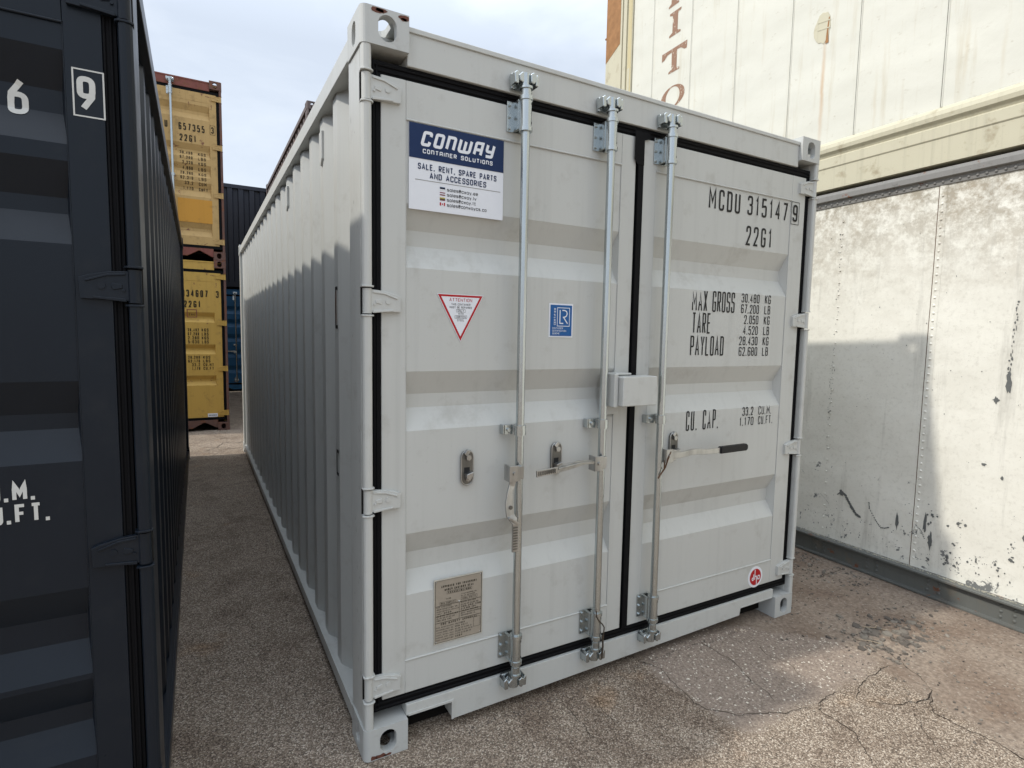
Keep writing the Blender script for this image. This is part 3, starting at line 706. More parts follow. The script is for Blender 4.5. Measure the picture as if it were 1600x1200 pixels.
for i, (s_, x1, cols) in enumerate((('sales@cway.ee', .434, (m_navy, m_ink, m_signw)), ('sales@cway.lv', .428, (m_maroon, m_signw, m_maroon)), ('sales@cway.lt', .426, (m_yell, m_green, m_maroon)), ('sales@conwaycs.co', .470, None))):
    z = 2.048-i*.0178
    obj('lettering', fit_text(s_, .311, x1, z, z+.0125, .0017, P2, gap=.0014), m_ink, sg)
    if cols:
        for k, c in enumerate(cols): obj('flag_stripe', MB().box(.284, .304, YD-.0029, YD-.0021, z+.0012+.0036*(2-k), z+.0012+.0036*(3-k)), c, sg)
    else:
        for a, b_, c in ((.284, .289, m_red), (.289, .299, m_signw), (.299, .304, m_red)): obj('flag_stripe', MB().box(a, b_, YD-.0029, YD-.0021, z+.0012, z+.012), c, sg)
        obj('flag_stripe', MB().prism([(.294, z+.003), (.297, z+.0066), (.294, z+.0102), (.291, z+.0066)], 1, YD-.0034, YD-.003), m_red, sg)

# warning sticker
yw = YD+.0018
tri = lambda k: [(.370+(a-.370)*k, 1.632+(c-1.632)*k) for a, c in ((.277, 1.686), (.463, 1.686), (.370, 1.512))]
ws = obj('warning_sticker', MB().prism(tri(1), 1, yw-.001, yw+.001), m_signw, root)
rg = MB(); A3, B3 = tri(.965), tri(.83)
for i in range(3):
    j = (i+1) % 3; rg.poly([(A3[i][0], yw-.0014, A3[i][1]), (A3[j][0], yw-.0014, A3[j][1]), (B3[j][0], yw-.0014, B3[j][1]), (B3[i][0], yw-.0014, B3[i][1])])
rg.recalc = False; obj('sticker_border', rg, m_red, ws)
PW = flatp(yw-.0014)
obj('lettering', fit_text('ATTENTION', .325, .417, 1.660, 1.672, .0017, PW, gap=.0015), m_red, ws)
for s_, c, h in (('THIS CONTAINER', 1.6495, .077), ('MUST BE REPAIRED', 1.6385, .090), ('ONLY', 1.6265, .026), ('WITH', 1.6155, .022), ('CORTEN', 1.6035, .040), ('STEEL', 1.5915, .028)):
    obj('lettering', fit_text(s_, .371-h/2, .371+h/2, c-.0035, c+.0040, .0010, PW, gap=.0010), m_ink, ws)
frame(.353, .389, 1.6215, 1.6315, .0009, PW, m_ink, ws); frame(.347, .395, 1.5985, 1.6090, .0009, PW, m_ink, ws)

# certification sticker
ls = board(.759, .876, 1.535, 1.672, YD+.0030, .002, m_signw, 'certification_sticker', root)
obj('sticker_field', MB().box(.765, .870, YD-.0002, YD+.0008, 1.541, 1.666), m_blue, ls)
PL = flatp(YD-.0006)
frame(.7985, .858, 1.581, 1.655, .0025, PL, m_signw, ls)
mb = MB(); mb.recalc = False
ribbon(mb, [(.811, 1.646), (.811, 1.592), (.828, 1.592)], .0045, lambda a, c: PL(a, c, 1), False)
ribbon(mb, [(.822, 1.645), (.834, 1.645), (.843, 1.641), (.846, 1.632), (.843, 1.623), (.835, 1.618), (.828, 1.617), (.834, 1.610), (.849, 1.591)], .0045, lambda a, c: PL(a, c, 4), False)
obj('lettering', mb, m_signw, ls)
vt = lambda x, z, k: (.7905-(z-1.6), YD-.0006-k*.00008, 1.585+(x-.8))
obj('lettering', fit_text('CERTIFIED', .8, .868, 1.6, 1.6085, .0016, vt, gap=.002), m_signw, ls)
for i, s_ in enumerate(('CONTAINER', 'CERTIFICATION', 'SCHEME')):
    z = 1.5695-i*.0108; obj('lettering', fit_text(s_, .775, .775+(.052, .068, .036)[i], z-.001, z+.0065, .0010, PL, gap=.0010), m_signw, ls)

# approval data plate
yp = YD+.002
pl = obj('data_plate', MB().box(.275, .4725, yp-.002, yp+.001, .362, .611), m_plate, root, .001)
for q in ((.2725, .2755, .3605, .6135), (.472, .475, .3605, .6135), (.2755, .472, .6095, .6135), (.2755, .472, .3605, .3635)): obj('plate_edge', MB().box(q[0], q[1], yp-.0035, yp+.001, q[2], q[3]), m_plate_e, pl)
PP = flatp(yp-.0028)
frame(.277, .4705, .364, .609, .0016, PP, m_ink2, pl)
def tl(s, x0, x1, zc, h, t_=.0018): obj('lettering', fit_text(s, x0, x1, zc-h/2, zc+h/2, t_, PP, gap=.0022), m_ink2, pl)
tl('APPROVED FOR TRANSPORT', .301, .450, .5835, .0090, .0024); tl('UNDER CUSTOMS SEAL', .315, .437, .5700, .0090, .0024)
tl('FRANCE/BV/008', .330, .424, .5565, .0070); frame(.325, .429, .5515, .5620, .0009, PP, m_ink2, pl)
tl('TYPE', .320, .342, .5330, .0055); frame(.296, .362, .5130, .5230, .0009, PP, m_ink2, pl); tl('MCD-20GP/71', .300, .358, .5180, .0055)
tl('MANUFACTURERS NO.', .384, .450, .5400, .0050); tl('OF THE CONTAINER', .384, .440, .5320, .0050); frame(.384, .452, .5150, .5260, .0009, PP, m_ink2, pl); tl('MCDU 315147', .390, .446, .5205, .0055)
rows = ['DATE MANUFACTURED', 'IDENTIFICATION NO.', 'TIMBER COMPONENT TREATMENT', 'IM/ 2023', 'CLEAR WEATHER', '30.480 KGS 67.200 LBS', '200.250 KGS', '213.000 KGS', '150.000 NEWTONS']
zz = .505
for i in range(7):
    tl(rows[i % 9], .283, .283+(.060+.014*((i*5) % 3)), zz, .0056, .0013); tl(rows[(i+4) % 9], .384, .384+(.062+.011*((i*7) % 3)), zz+.001, .0060, .0014); zz -= .0088
for z in (.5095, .4700, .4430): obj('plate_rule', MB().box(.279, .469, yp-.0030, yp-.0022, z-.0005, z+.0005), m_ink2, pl)
obj('plate_rule', MB().box(.3755, .3765, yp-.0034, yp-.0030, .4435, .5095), m_ink2, pl)
tl('CSC SAFETY APPROVAL', .300, .455, .4365, .0075, .0018)
zz = .4250
for i in range(6):
    tl(('DATE MANUFACTURED', 'IDENTIFICATION NO.', 'MAXIMUM GROSS WEIGHT', 'ALLOW. STACK. LOAD', 'RACKING TEST LOAD', 'NEXT EXAMINATION')[i], .281, .352, zz, .0056, .0014)
    tl(('10/2023', 'MCDU 315147', '30.480 KG 67.200 LB', '216.000 KG 476.190 LB', '15.240 KG 33.600 LB', 'ACEP')[i], .360, .360+(.04, .052, .068, .072, .066, .03)[i], zz, .0060, .0014); zz -= .0100
frame(.438, .466, .395, .434, .0009, PP, m_ink2, pl)
obj('rivet', MB().dome((.376, yp-.0024, .512), (0, -1, 0), .0042), m_zinc, pl)
for x_, z_ in ((.281, .604), (.466, .604), (.281, .369), (.466, .369)): obj('rivet', MB().dome((x_, yp-.0022, z_), (0, -1, 0), .0025), m_zinc, pl)

# round maker's sticker
yc = YD-.0005; cx_, cz_ = 2.127, .258
def disc(r, y, th, n=40, cx=cx_, cz=cz_): return MB().prism([(cx+r*math.cos(2*math.pi*i/n), cz+r*math.sin(2*math.pi*i/n)) for i in range(n)], 1, y-th, y)
ds = obj('round_sticker', disc(.058, YD+.001, .002), m_signw, root)
obj('sticker_field', disc(.045, YD-.0012, .0008), m_red, ds)
PD = flatp(YD-.0024); mb = MB(); mb.recalc = False
text(mb, 'd', 0, 0, .01, .01, .001, PD) if 'd' in GL else None
for i, P in enumerate(([(2.111, .256), (2.102, .256), (2.099, .250), (2.102, .243), (2.111, .243)], [(2.111, .275), (2.111, .243)], [(2.121, .300), (2.121, .243)], [(2.121, .262), (2.133, .262), (2.136, .256), (2.136, .215)], [(2.143, .262), (2.158, .262), (2.160, .256), (2.158, .243), (2.146, .243), (2.143, .250), (2.146, .258)])):
    ribbon(mb, P, .0055, lambda a, c, kk=i: PD(a, c, kk), False)
obj('lettering', mb, m_signw, ds)

# lock box over the door gap
lb = obj('lock_box', MB().prism([(1.060, 1.250), (1.060, 1.372), (1.066, 1.376), (1.245, 1.376), (1.251, 1.370), (1.251, 1.250)], 1, -.088, -.008), m_grey, root, .005, 3)
obj('lock_box_bracket', MB().box(1.034, 1.056, -.062, YD-.001, 1.246, 1.386).box(1.056, 1.145, -.040, YD-.001, 1.380, 1.388).box(1.034, 1.115, .006, YD-.0012, 1.205, 1.245), m_grey, lb, .003)
hk = MB(); hk.tube([(1.252, -.03, 1.300), (1.262, -.03, 1.292), (1.262, -.03, 1.280), (1.254, -.03, 1.276)], .003, 8); obj('lock_hook', hk, m_zinc, lb)

# handle catches and handles
catch(root, .400, 1.036, .132); catch(root, .806, 1.036, .130); catch(root, 1.470, 1.036, .124)
def hub(x, z, y=-.030):
    mb = MB(); mb.box(x-.030, x-.024, y-.028, y+.012, z-.032, z+.030).box(x-.030, x+.012, y-.034, y-.028, z-.032, z+.030).box(x+.012, x+.036, y-.028, y-.010, z-.026, z+.024)
    mb.cyl((x-.008, y-.034, z), (x-.008, y-.040, z), .008, n=12); return mb
def handle(pts, widths, th, name, mat, par):
    """flat forged bar along pts [(x,y,z)], widths in the plane of the door"""
    mb = MB(); L_ = []
    for i, p in enumerate(pts):
        a = Vector(pts[max(i-1, 0)]); c = Vector(pts[min(i+1, len(pts)-1)]); d = (c-a); d.y = 0; d.normalize(); n_ = Vector((-d.z, 0, d.x)); w = widths[i]/2
        p = Vector(p); L_ += [p+n_*w-Vector((0, th/2, 0)), p-n_*w-Vector((0, th/2, 0)), p-n_*w+Vector((0, th/2, 0)), p+n_*w+Vector((0, th/2, 0))]
    fs = [(0, 1, 2, 3), tuple(len(L_)-4+k for k in (3, 2, 1, 0))]
    for i in range(len(pts)-1):
        for k in range(4): fs.append((4*i+k, 4*(i+1)+k, 4*(i+1)+(k+1) % 4, 4*i+(k+1) % 4))
    mb._a(L_, fs); return obj(name, mb, mat, par, .0015)
h1 = obj('handle_hub', hub(.570, 1.014), m_zinc, root, .0015)
handle([(.560, -.052, .99), (.556, -.052, .965), (.546, -.055, .945), (.541, -.060, .90), (.543, -.066, .855), (.556, -.072, .835), (.560, -.074, .82), (.560, -.076, .712)], [.028, .026, .022, .034, .034, .030, .022, .024], .008, 'door_handle', m_zinc, h1)
for i in range(9): obj('grip_ridge', MB().box(.551, .569, -.0815, -.0795, .722+i*.0105, .7265+i*.0105), m_dgalv, h1)
obj('handle_collar', MB().prism([(.528, .846), (.534, .852), (.574, .826), (.570, .816)], 1, -.082, -.064), m_zinc, h1, .0015)
obj('handle_boss', MB().cyl((.545, -.064, .885), (.545, -.069, .885), .008, n=12), m_dgalv, h1)
h2 = obj('handle_hub', hub(.975, 1.014), m_zinc, root, .0015)
handle([(.955, -.056, 1.020), (.90, -.058, 1.026), (.85, -.060, 1.022), (.80, -.060, 1.014), (.765, -.062, 1.012), (.755, -.066, 1.010), (.655, -.070, 1.004)], [.016, .018, .026, .026, .024, .026, .026], .008, 'door_handle', m_zinc, h2)
hb = obj('door_handle_rib', MB().prism([(.757, 1.018), (.86, 1.030), (.94, 1.030), (.86, 1.022), (.757, 1.010)], 1, -.074, -.062), m_zinc, h2, .002)
for i in range(9): obj('grip_ridge', MB().box(.662+i*.0095, .666+i*.0095, -.0755, -.0735, .997+i*.0005, 1.013+i*.0005), m_dgalv, h2)
h3 = obj('handle_hub', hub(1.375, 1.010), m_zinc, root, .0015)
handle([(1.375, -.058, 1.012), (1.43, -.060, 1.008), (1.50, -.064, 1.016), (1.54, -.064, 1.016), (1.60, -.066, 1.010), (1.70, -.068, 1.010)], [.026, .028, .026, .026, .024, .026], .008, 'door_handle', m_zinc, h3)
obj('handle_grip', MB().prism([(1.685, .996), (1.69, .994), (1.865, .995), (1.875, 1.000), (1.877, 1.012), (1.875, 1.024), (1.865, 1.029), (1.69, 1.028), (1.685, 1.026)], 1, -.080, -.056), m_grip, h3, .005, 3)
tie = MB(); tie.tube([(1.372, -.062, 1.030), (1.352, -.066, .995), (1.345, -.060, .960), (1.335, -.054, .940), (1.318, -.056, .925), (1.302, -.062, .915)], .0035, 8)
tie.tube([(1.350, -.05, 1.0), (1.340, -.058, .955), (1.36, -.04, .945)], .003, 8)
m_tie = flat('brown_strap', (.10, .05, .025), .6)
tag(obj('cable_tie', tie, m_tie), 'brown cable tie looped round the handle hub on the right door', 'cable tie')
wr = MB(); P = []
for i in range(22):
    a = i*.5; P.append((1.004+.026*math.cos(a)*(1 if i < 8 else .9), -.030-.027*abs(math.sin(a*.5+.6)), .372-i*.0105))
wr.tube([(.985, -.052, .365), (.982, -.056, .345), (.992, -.060, .325), (1.012, -.062, .305), (1.026, -.058, .285), (1.030, -.05, .25), (1.024, -.055, .21), (1.018, -.055, .16)], .0028, 7)
wr.tube([(1.018, -.058, .25), (1.022, -.058, .20), (1.014, -.062, .15)], .004, 7)
m_wire = flat('rusty_wire', (.06, .045, .032), .6)
tag(obj('seal_wire', wr, m_wire), 'thin dark wire twisted round the foot of the middle locking bar', 'wire')

# side vents and number brackets on the left side wall
for y_ in (.80, 1.905):
    mb = MB().prism([(y_-.028, 2.43), (y_+.028, 2.43), (y_+.028, 2.31), (y_, 2.28), (y_-.028, 2.31)], 0, .021, .034)
    obj('air_vent', mb, m_grey, root, .003)
for a, c, mt_ in ((1.562, 1.722, m_orange), (.936, 1.034, m_ink)):
    mb = MB(); mb.recalc = False
    pts = [(.508, c), (.545, c), (.545, a), (.508, a)]
    def sd_(y, z, k=0):
        d = .030 + .036*min(max((y-(.178-.013+.09+.278-.036-.068))/.068, 0), 1)*0
        return (.0285, y, z)
    ribbon(mb, pts, .014, lambda y, z: sd_(y, z), False); obj('painted_bracket', mb, m_ink, root)
    if mt_ is m_orange:
        mb = MB(); mb.recalc = False; ribbon(mb, [(.534, c-.012), (.534, a+.012)], .005, lambda y, z: (.0280, y, z), False); obj('bracket_edge', mb, m_orange, root)
sc_mb = MB(); random.seed(5)
for i in range(26):
    y = random.uniform(.05, .16); z = random.choice((random.uniform(.3, 1.0), random.uniform(1.0, 2.3))); l = random.uniform(.004, .022); w = random.uniform(.0008, .002)
    sc_mb.poly([(.0052, y-w, z), (.0052, y+w*.3, z-l*.3), (.0052, y+w, z+l*.4), (.0052, y, z+l)])
sc_mb.recalc = False; obj('scratch_mark', sc_mb, m_dgalv, root)
for X0 in (0, WD-.162): obj('casting_shade_box', MB().box(X0+.030, X0+.132, .075, .160, .030, .088), m_under, root)  # near-black boxes added inside the lower castings, painted shade for their holes
# chipped primer on the scuffed castings
mb = MB()
for (x, z, r) in ((.052, HT-.012, .017), (.066, HT-.008, .016), (.150, HT-.012, .018), (.142, HT-.018, .010), (.030, .010, .016), (.060, .008, .020), (.085, .006, .012)):
    n = 11; mb.poly([(min(max(x+r*1.4*random.uniform(.6, 1.1)*math.cos(2*math.pi*i/n), .024), .1605), -.0008, min(max(z+r*.6*random.uniform(.6, 1.1)*math.sin(2*math.pi*i/n), .0035), HT-.0035)) for i in range(n)])
mb.recalc = False; obj('chipped_paint', mb, m_rust, root)

# =================================================================== DARK CONTAINER
DX = -.597-WD; DY = -.150
CDK = [(.400, .615), (.630, .865), (1.20, 1.405), (1.745, 1.945), (1.985, 2.205)]
dk, RD = container('shipping_container', 'glossy anthracite shipping container with white numbers, cut off by the left edge', (DX, DY, 0), m_dark, None, m_dark, m_dark, left_c=CDK, right_c=CDK, start=.09, stile=.148, gxr=.070)
for X in (.600, 1.003, 1.435, 1.838): rod(dk, X)
dz = 1.0
def dm(s, x0, x1, z0, z1, t_, y=None, **kw):
    pl = on(RD['right'], .0015) if y is None else flatp(y)
    return obj('lettering', fit_text(s, x0-DX, x1-DX, z0, z1, t_, pl, seg=.010, **kw), m_white, dk)
dm('Ⓑ', -.722, -.681, 2.070, 2.152, .0125, y=YD-.001, rr=.5); frame(-.729-DX, -.668-DX, 2.057, 2.167, .0035, flatp(YD-.001), m_white, dk)
dm('Ⓒ', -.862, -.819, 2.047, 2.132, .0125, rr=.5)
dm('25107', -1.14, -.886, 2.045, 2.13, .0135)
dm('CU.M.', -.960, -.841, 1.112, 1.160, .0080, gap=.0042); dm('CU.FT.', -.958, -.814, 1.056, 1.104, .0080, gap=.0042)

# =================================================================== YELLOW STACK
YX, YY = -.07-WD, 7.8
yx = lambda x: -.48+(x+.48)*1.0104-YX
yz = lambda z, up: 1.54+(z-1.54)*1.0104-(HT+.003 if up else 0)
CU = [tuple(yz(q, True) for q in r) for r in ((4.575, 4.776), (4.030, 4.224), (3.760, 3.94), (3.48, 3.685), (2.905, 3.109))]
y1, RY = container('shipping_container', 'mustard container with rusty red frame, upper of the yellow stack', (YX, YY, HT+.003), m_mustard, m_rframe, m_mustard, m_rbrown, left_c=CU, right_c=CU, stile=.168, detail=1, group=None, notch='peak', post_m=m_rbrown)
for X in (yx(-.722), 1.30): rod(y1, X, zt=2.50)
def ym(s, x0, x1, z0, z1, t_, rt=None, up=True, rl=None, **kw):
    return obj('lettering', fit_text(s, yx(x0), yx(x1), yz(z0, up), yz(z1, up), t_, on(rl or RY['right'], .003), seg=.02, **kw), m_ink2, rt or y1)
yf = lambda x, z, k: (x, YD-.003-k*.0002, z)
ym('657355', -.634, -.303, 4.396, 4.496, .015, gap=.018); ym('22G1', -.625, -.415, 4.245, 4.340, .015, gap=.018); ym('U', -.805, -.765, 4.400, 4.50, .015)
obj('lettering', fit_text('3', yx(-.222), yx(-.186), yz(4.41, True), yz(4.50, True), .013, yf), m_ink2, y1); frame(yx(-.236), yx(-.172), yz(4.390, True), yz(4.520, True), .004, yf, m_ink2, y1)
for i, (a, u) in enumerate((('30.480', 'KGS'), ('67.200', 'LBS'), ('2.220', 'KGS'), ('4.890', 'LBS'), ('28.260', 'KGS'), ('62.310', 'LBS'), ('33.2', 'CUM'), ('1.170', 'CUFT'))):
    z = 4.115-i*.0715; x0 = -.63 if len(a) > 5 else (-.60 if len(a) > 4 else -.58)
    ym(a, x0, -.470, z-.044, z, .0072, gap=.010); ym(u, -.400, -.300 if i < 7 else -.285, z-.044, z, .0072, gap=.010)
obj('paint_patch', MB().box(yx(-.674), yx(-.235), YD-.0005, YD+.0025, yz(3.105, True)+.0, yz(3.440, True)), m_patch, y1)
CLW = [tuple(yz(q, False) for q in r) for r in ((1.650, 1.800), (1.175, 1.322), (.705, .855))]
y2, RY2 = container('shipping_container', 'yellow ochre container with rusty brown frame, bottom of the yellow stack', (YX, YY, 0), m_mustard2, m_rbrown, m_mustard2, m_rbrown, left_c=CLW, right_c=CLW, stile=.168, detail=1, notch='peak', header_m=m_mustard2)
for X in (1.30,): rod(y2, X)
y2m = lambda *a, **k: ym(*a, rt=y2, up=False, rl=RY2['right'], **k)
y2m('334607', -.665, -.322, 2.022, 2.125, .016, gap=.018); y2m('22G1', -.640, -.421, 1.868, 1.965, .016, gap=.018)
obj('lettering', fit_text('3', yx(-.219), yx(-.178), yz(2.022, False), yz(2.125, False), .015, yf), m_ink2, y2)
for i, (a, u) in enumerate((('30.482', 'KGS'), ('67.200', 'LBS'), ('2.280', 'KGS'), ('5.030', 'LBS'))):
    z = 1.560-i*.0590; y2m(a, -.60, -.455, z-.046, z, .0075, gap=.010); y2m(u, -.420, -.328, z-.046, z, .0075, gap=.010)
for i, (a, u) in enumerate((('28.200', 'KGS'), ('62.170', 'LBS'), ('33.2', 'CU.MT'), ('1.170', 'CU.FT'))):
    z = 1.152-i*.0560; y2m(a, -.605 if i < 2 else -.56, -.452, z-.044, z, .0075, gap=.010); y2m(u, -.410, -.315 if i < 2 else -.270, z-.044, z, .0075, gap=.009)
frame(yx(-.600), yx(-.480), yz(1.725, False), yz(1.835, False), .010, lambda x, z, k: (x, YD-.001, z), m_rframe, y2)
mb = fit_text('CSC', yx(-.580), yx(-.50), yz(1.75, False), yz(1.775, False), .006, lambda x, z, k: (x, YD-.002-k*.0002, z), gap=.01); obj('lettering', mb, m_ink2, y2)
wp = obj('white_plate', MB().box(yx(-.370), yx(-.238), YD-.004, YD+.001, yz(.222, False), yz(.275, False)), m_signw, y2)
obj('lettering', fit_text('CRONOS', yx(-.355), yx(-.253), yz(.238, False), yz(.258, False), .005, lambda x, z, k: (x, YD-.0055-k*.0002, z), gap=.006), m_ink2, wp)

# =================================================================== BLACK OVER BLUE, FAR BEHIND
CB = [(1.95, 2.15), (1.62, 1.82), (1.25, 1.45), (.85, 1.05), (.45, .65)]
bl, _ = container('shipping_container', 'blue container far back in the gap between the rows', (-.22, 14.0, 0), m_blu, m_blu, m_blu, m_blu, left_c=CB, right_c=CB, detail=1, notch='peak')
for X in (.60, 1.0): rod(bl, X, zb=.28)
h = obj('handle_hub', hub(.57, 1.0), m_galv, bl); handle([(.56, -.05, 1.01), (.20, -.06, 1.01)], [.03, .03], .01, 'door_handle', m_galv, h)
bk, _ = container('shipping_container', 'black corrugated container stacked on the blue one', (-.22+WD, 14.0+LN, HT+.003), m_black, m_black, m_black, m_black, rz=math.pi, detail=1, notch='peak')
# =================================================================== BROWN STACK BEHIND THE MAIN CONTAINER
CR = [(1.77, 1.99), (1.19, 1.405), (.58, .81)]
br, _ = container('shipping_container', 'grey brown container showing above the light grey roof', (1.13, 7.78, HT+.003), m_brown, m_brown, m_brown, m_brown, left_c=CR, right_c=CR, detail=1, notch='peak')
br2, _ = container('shipping_container', 'grey brown container on the ground below the one showing above the roof', (1.13, 7.78, 0), m_brown, m_brown, m_brown, m_brown, left_c=CR, right_c=CR, detail=1, notch='peak')

# =================================================================== RIVETED BOX (right)
m, t, b = nodes('worn_white_metal'); co = objco(t); g2 = N(t, 'ShaderNodeSeparateXYZ'); LK(t, co, g2.inputs[0]); ZZ = g2.outputs['Z']
c = mix(t, noise_n(t, co, 2.5, 6, .65), (.80, .79, .72), (.60, .58, .51))
sp = noise_n(t, co, 42, 6, .75)
c = mix(t, ramp(t, sp, [(.52, 0.), (.72, .45)]), c, (.42, .40, .34))
topz = ramp(t, math_n(t, 'ADD', ZZ, math_n(t, 'MULTIPLY', noise_n(t, co, 3.5, 5), .9)), [(.0, 0.), (1, 0.)])
tz = N(t, 'ShaderNodeMapRange'); tz.inputs[1].default_value = 2.2; tz.inputs[2].default_value = 2.9; tz.inputs[3].default_value = 0; tz.inputs[4].default_value = .9
LK(t, math_n(t, 'ADD', ZZ, math_n(t, 'MULTIPLY', noise_n(t, co, 3.2, 6, .7), .9)), tz.inputs[0])
gr = noise_n(t, co, 16, 8, .75)
c = mix(t, math_n(t, 'MULTIPLY', tz.outputs[0], ramp(t, gr, [(.40, 0.), (.58, .9)])), c, mix(t, noise_n(t, co, 5, 3), (.20, .185, .145), (.34, .27, .18)))
vs_ = noise_n(t, mapv(t, co, (10, 10, .9)), 1, 6, .7)
c = mix(t, ramp(t, vs_, [(.56, 0.), (.72, .4)]), c, (.27, .255, .22))
# paint flaked down to grey primer, mostly low on the wall
lz = N(t, 'ShaderNodeMapRange'); lz.inputs[1].default_value = .15; lz.inputs[2].default_value = 1.0; lz.inputs[3].default_value = .115; lz.inputs[4].default_value = -.01; LK(t, ZZ, lz.inputs[0])
fl = noise_n(t, mapv(t, co, (1, 1, .8)), 11, 9, .72, .5)
flf = math_n(t, 'GREATER_THAN', math_n(t, 'ADD', fl, lz.outputs[0]), .705)
c = mix(t, flf, c, (.16, .165, .16))
sc = noise_n(t, co, 95, 3, .6); c = mix(t, ramp(t, sc, [(.68, 0.), (.74, .4)]), c, (.22, .20, .17))
LK(t, c, b.inputs['Base Color']); b.inputs['Roughness'].default_value = .72
bump(t, b, math_n(t, 'ADD', math_n(t, 'MULTIPLY', noise_n(t, co, 2.2, 3), 3.0), math_n(t, 'ADD', math_n(t, 'MULTIPLY', gr, .25), math_n(t, 'MULTIPLY', flf, -.15))), .5, .012)
m_worn = m
m_rail = paint('grey_green_rail', (.115, .12, .112), .6, (.17, .13, .09), .5, .6, .04, .4)
m_railtop = paint('dark_top_rail', (.20, .195, .185), .65, (.05, .045, .04), .9, .5, .05, .5)
m_seam0 = flat('rusty_seam', (.14, .09, .065), .8)
WA = math.atan(.042)
# local frame of the wall things: x' = along the wall (towards +y world when rotated), built with axis u (along) and n (outwards, towards -x)
def wall_thing(name, label, cat, z): return thing(name, label, cat, (3.372734, 0, z), math.pi/2-WA+0.0)
# in this local frame: +x runs to world +y, +y runs to world -x (outwards)
wt = wall_thing('freight_box', 'old white riveted metal box with flaking paint and a grey bottom rail', 'freight container', 0)
U0, U1 = -8.9, 3.25
mb = MB(); nU, nZ = 120, 20
def wy_(u, z): return -.030 + .004*noise.noise(Vector((u*1.1, z*1.1, 0))) + .002*noise.noise(Vector((u*4, z*4, 2)))
us = [U0+(U1-U0)*i/nU for i in range(nU+1)]; zs = [.12+2.36*i/nZ for i in range(nZ+1)]
mb._a([(u, wy_(u, z), z) for z in zs for u in us], [(j*(nU+1)+i, j*(nU+1)+i+1, (j+1)*(nU+1)+i+1, (j+1)*(nU+1)+i) for j in range(nZ) for i in range(nU)], True)
wl = obj('side_wall', mb, m_worn, wt)
obj('wall_body', MB().box(U0, U1, -2.40, -.06, .10, 2.50), m_worn, wt)
def worn_patch(name, pts, mat, off=.0015):
    mb = MB(); mb.recalc = False; mb.poly([(u, wy_(u, z)+off, z) for u, z in pts][::-1]); return mb
# overlapping sheet edge at each seam
for k, u in enumerate((3.0-.145, 2.35-.145, 1.05, .455, -.147, -.75, -1.35, -1.95)):
    strip_ = MB(); strip_._a([p for z in zs for p in ((u-.028, wy_(u, z)+.0015, z), (u+.012, wy_(u, z)+.0035, z), (u+.013, wy_(u, z)+.0, z))], [(3*j+i, 3*j+i+1, 3*j+i+4, 3*j+i+3) for j in range(nZ) for i in (0, 1)])
    if k != 3: obj('seam_strip', strip_, m_worn, wt)
    if k != 3: obj('seam_gap', MB()._a([p for z in zs for p in ((u+.0135, wy_(u, z)+.0012, z), (u+.0175, wy_(u, z)+.0012, z))], [(2*j, 2*j+1, 2*j+3, 2*j+2) for j in range(nZ)]), m_seam0, wt)
    rv = MB(); z = .20; n_ = 0
    while z < 2.44:
        pitch_ = .046 if k != 3 else .083
        rv.dome((u-.006+random.uniform(-.001, .001), wy_(u, z)+.002, z), (0, 1, 0), .0085 if k != 3 else .006, .005, 8); z += pitch_; n_ += 1
    obj('rivet_row', rv, m_worn, wt)
# torn rivet line and chips beyond the seam (bare primer showing)
m_prim = flat('bare_primer', (.15, .156, .152), .8, .2)
random.seed(11)
def chip_(mb, u, z, ru, rz_, n=13):
    ph = random.random()*9; mb.poly([(u+ru*(0.55+.6*abs(noise.noise(Vector((math.cos(2*math.pi*i/n)*1.4+ph, math.sin(2*math.pi*i/n)*1.4, ph))))*2)*math.cos(2*math.pi*i/n), wy_(u, z)+.0022+random.random()*.0008, z+rz_*(0.55+.6*abs(noise.noise(Vector((math.cos(2*math.pi*i/n)*1.7, ph, math.sin(2*math.pi*i/n)*1.7))))*2)*math.sin(2*math.pi*i/n)) for i in range(n)])
mb = MB()
for i in range(30):
    z = 1.77-i*.0155+random.uniform(-.008, .008); chip_(mb, -.560+random.uniform(-.006, .006)+.0006*i, z, random.uniform(.0015, .0065)*random.choice((.6, 1, 1)), random.uniform(.003, .012), 12)
for u, z, a, c_ in ((-.552, 1.31, .016, .045), (-.548, 1.36, .010, .03), (-.50, 1.23, .014, .018), (-.20, .43, .010, .06), (-.235, .335, .012, .055), (-.04, .40, .014, .05), (.33, .48, .016, .018), (-.47, .86, .012, .010), (-.56, .80, .008, .012), (-.7, .5, .03, .05)): chip_(mb, u, z, a, c_, 17)
for P, w in (([(.335, .50), (.30, .475), (.26, .415), (.22, .365), (.19, .355)], .014), ([(.335, .50), (.345, .48), (.36, .465)], .005), ([(.14, .47), (.135, .43), (.09, .365), (.055, .325), (.03, .33), (.0, .345)], .006), ([(.48, .44), (.44, .41), (.41, .38)], .003), ([(-.15, .41), (-.185, .38), (-.21, .33)], .005)):
    for a, c_ in zip(P, P[1:]):
        for i in range(5): f = i/5; chip_(mb, a[0]+(c_[0]-a[0])*f, a[1]+(c_[1]-a[1])*f, w*.9, w*.75, 9)
for j in range(26):
    uc = random.uniform(-.9, -.22); zc = .20+abs(random.gauss(0, .15)); sp_ = random.uniform(.006, .03)
    for i in range(random.randint(3, 11)):
        r_ = .0013*math.exp(random.uniform(0, 1.9)); chip_(mb, uc+random.gauss(0, sp_), max(.16, zc+random.gauss(0, sp_*1.3)), r_, r_*random.uniform(.7, 1.8), 11)
for i in range(60):
    u = random.uniform(-.2, .6); z = .2+abs(random.gauss(0, .12)); chip_(mb, u, z, random.uniform(.0015, .005), random.uniform(.002, .006), 8)
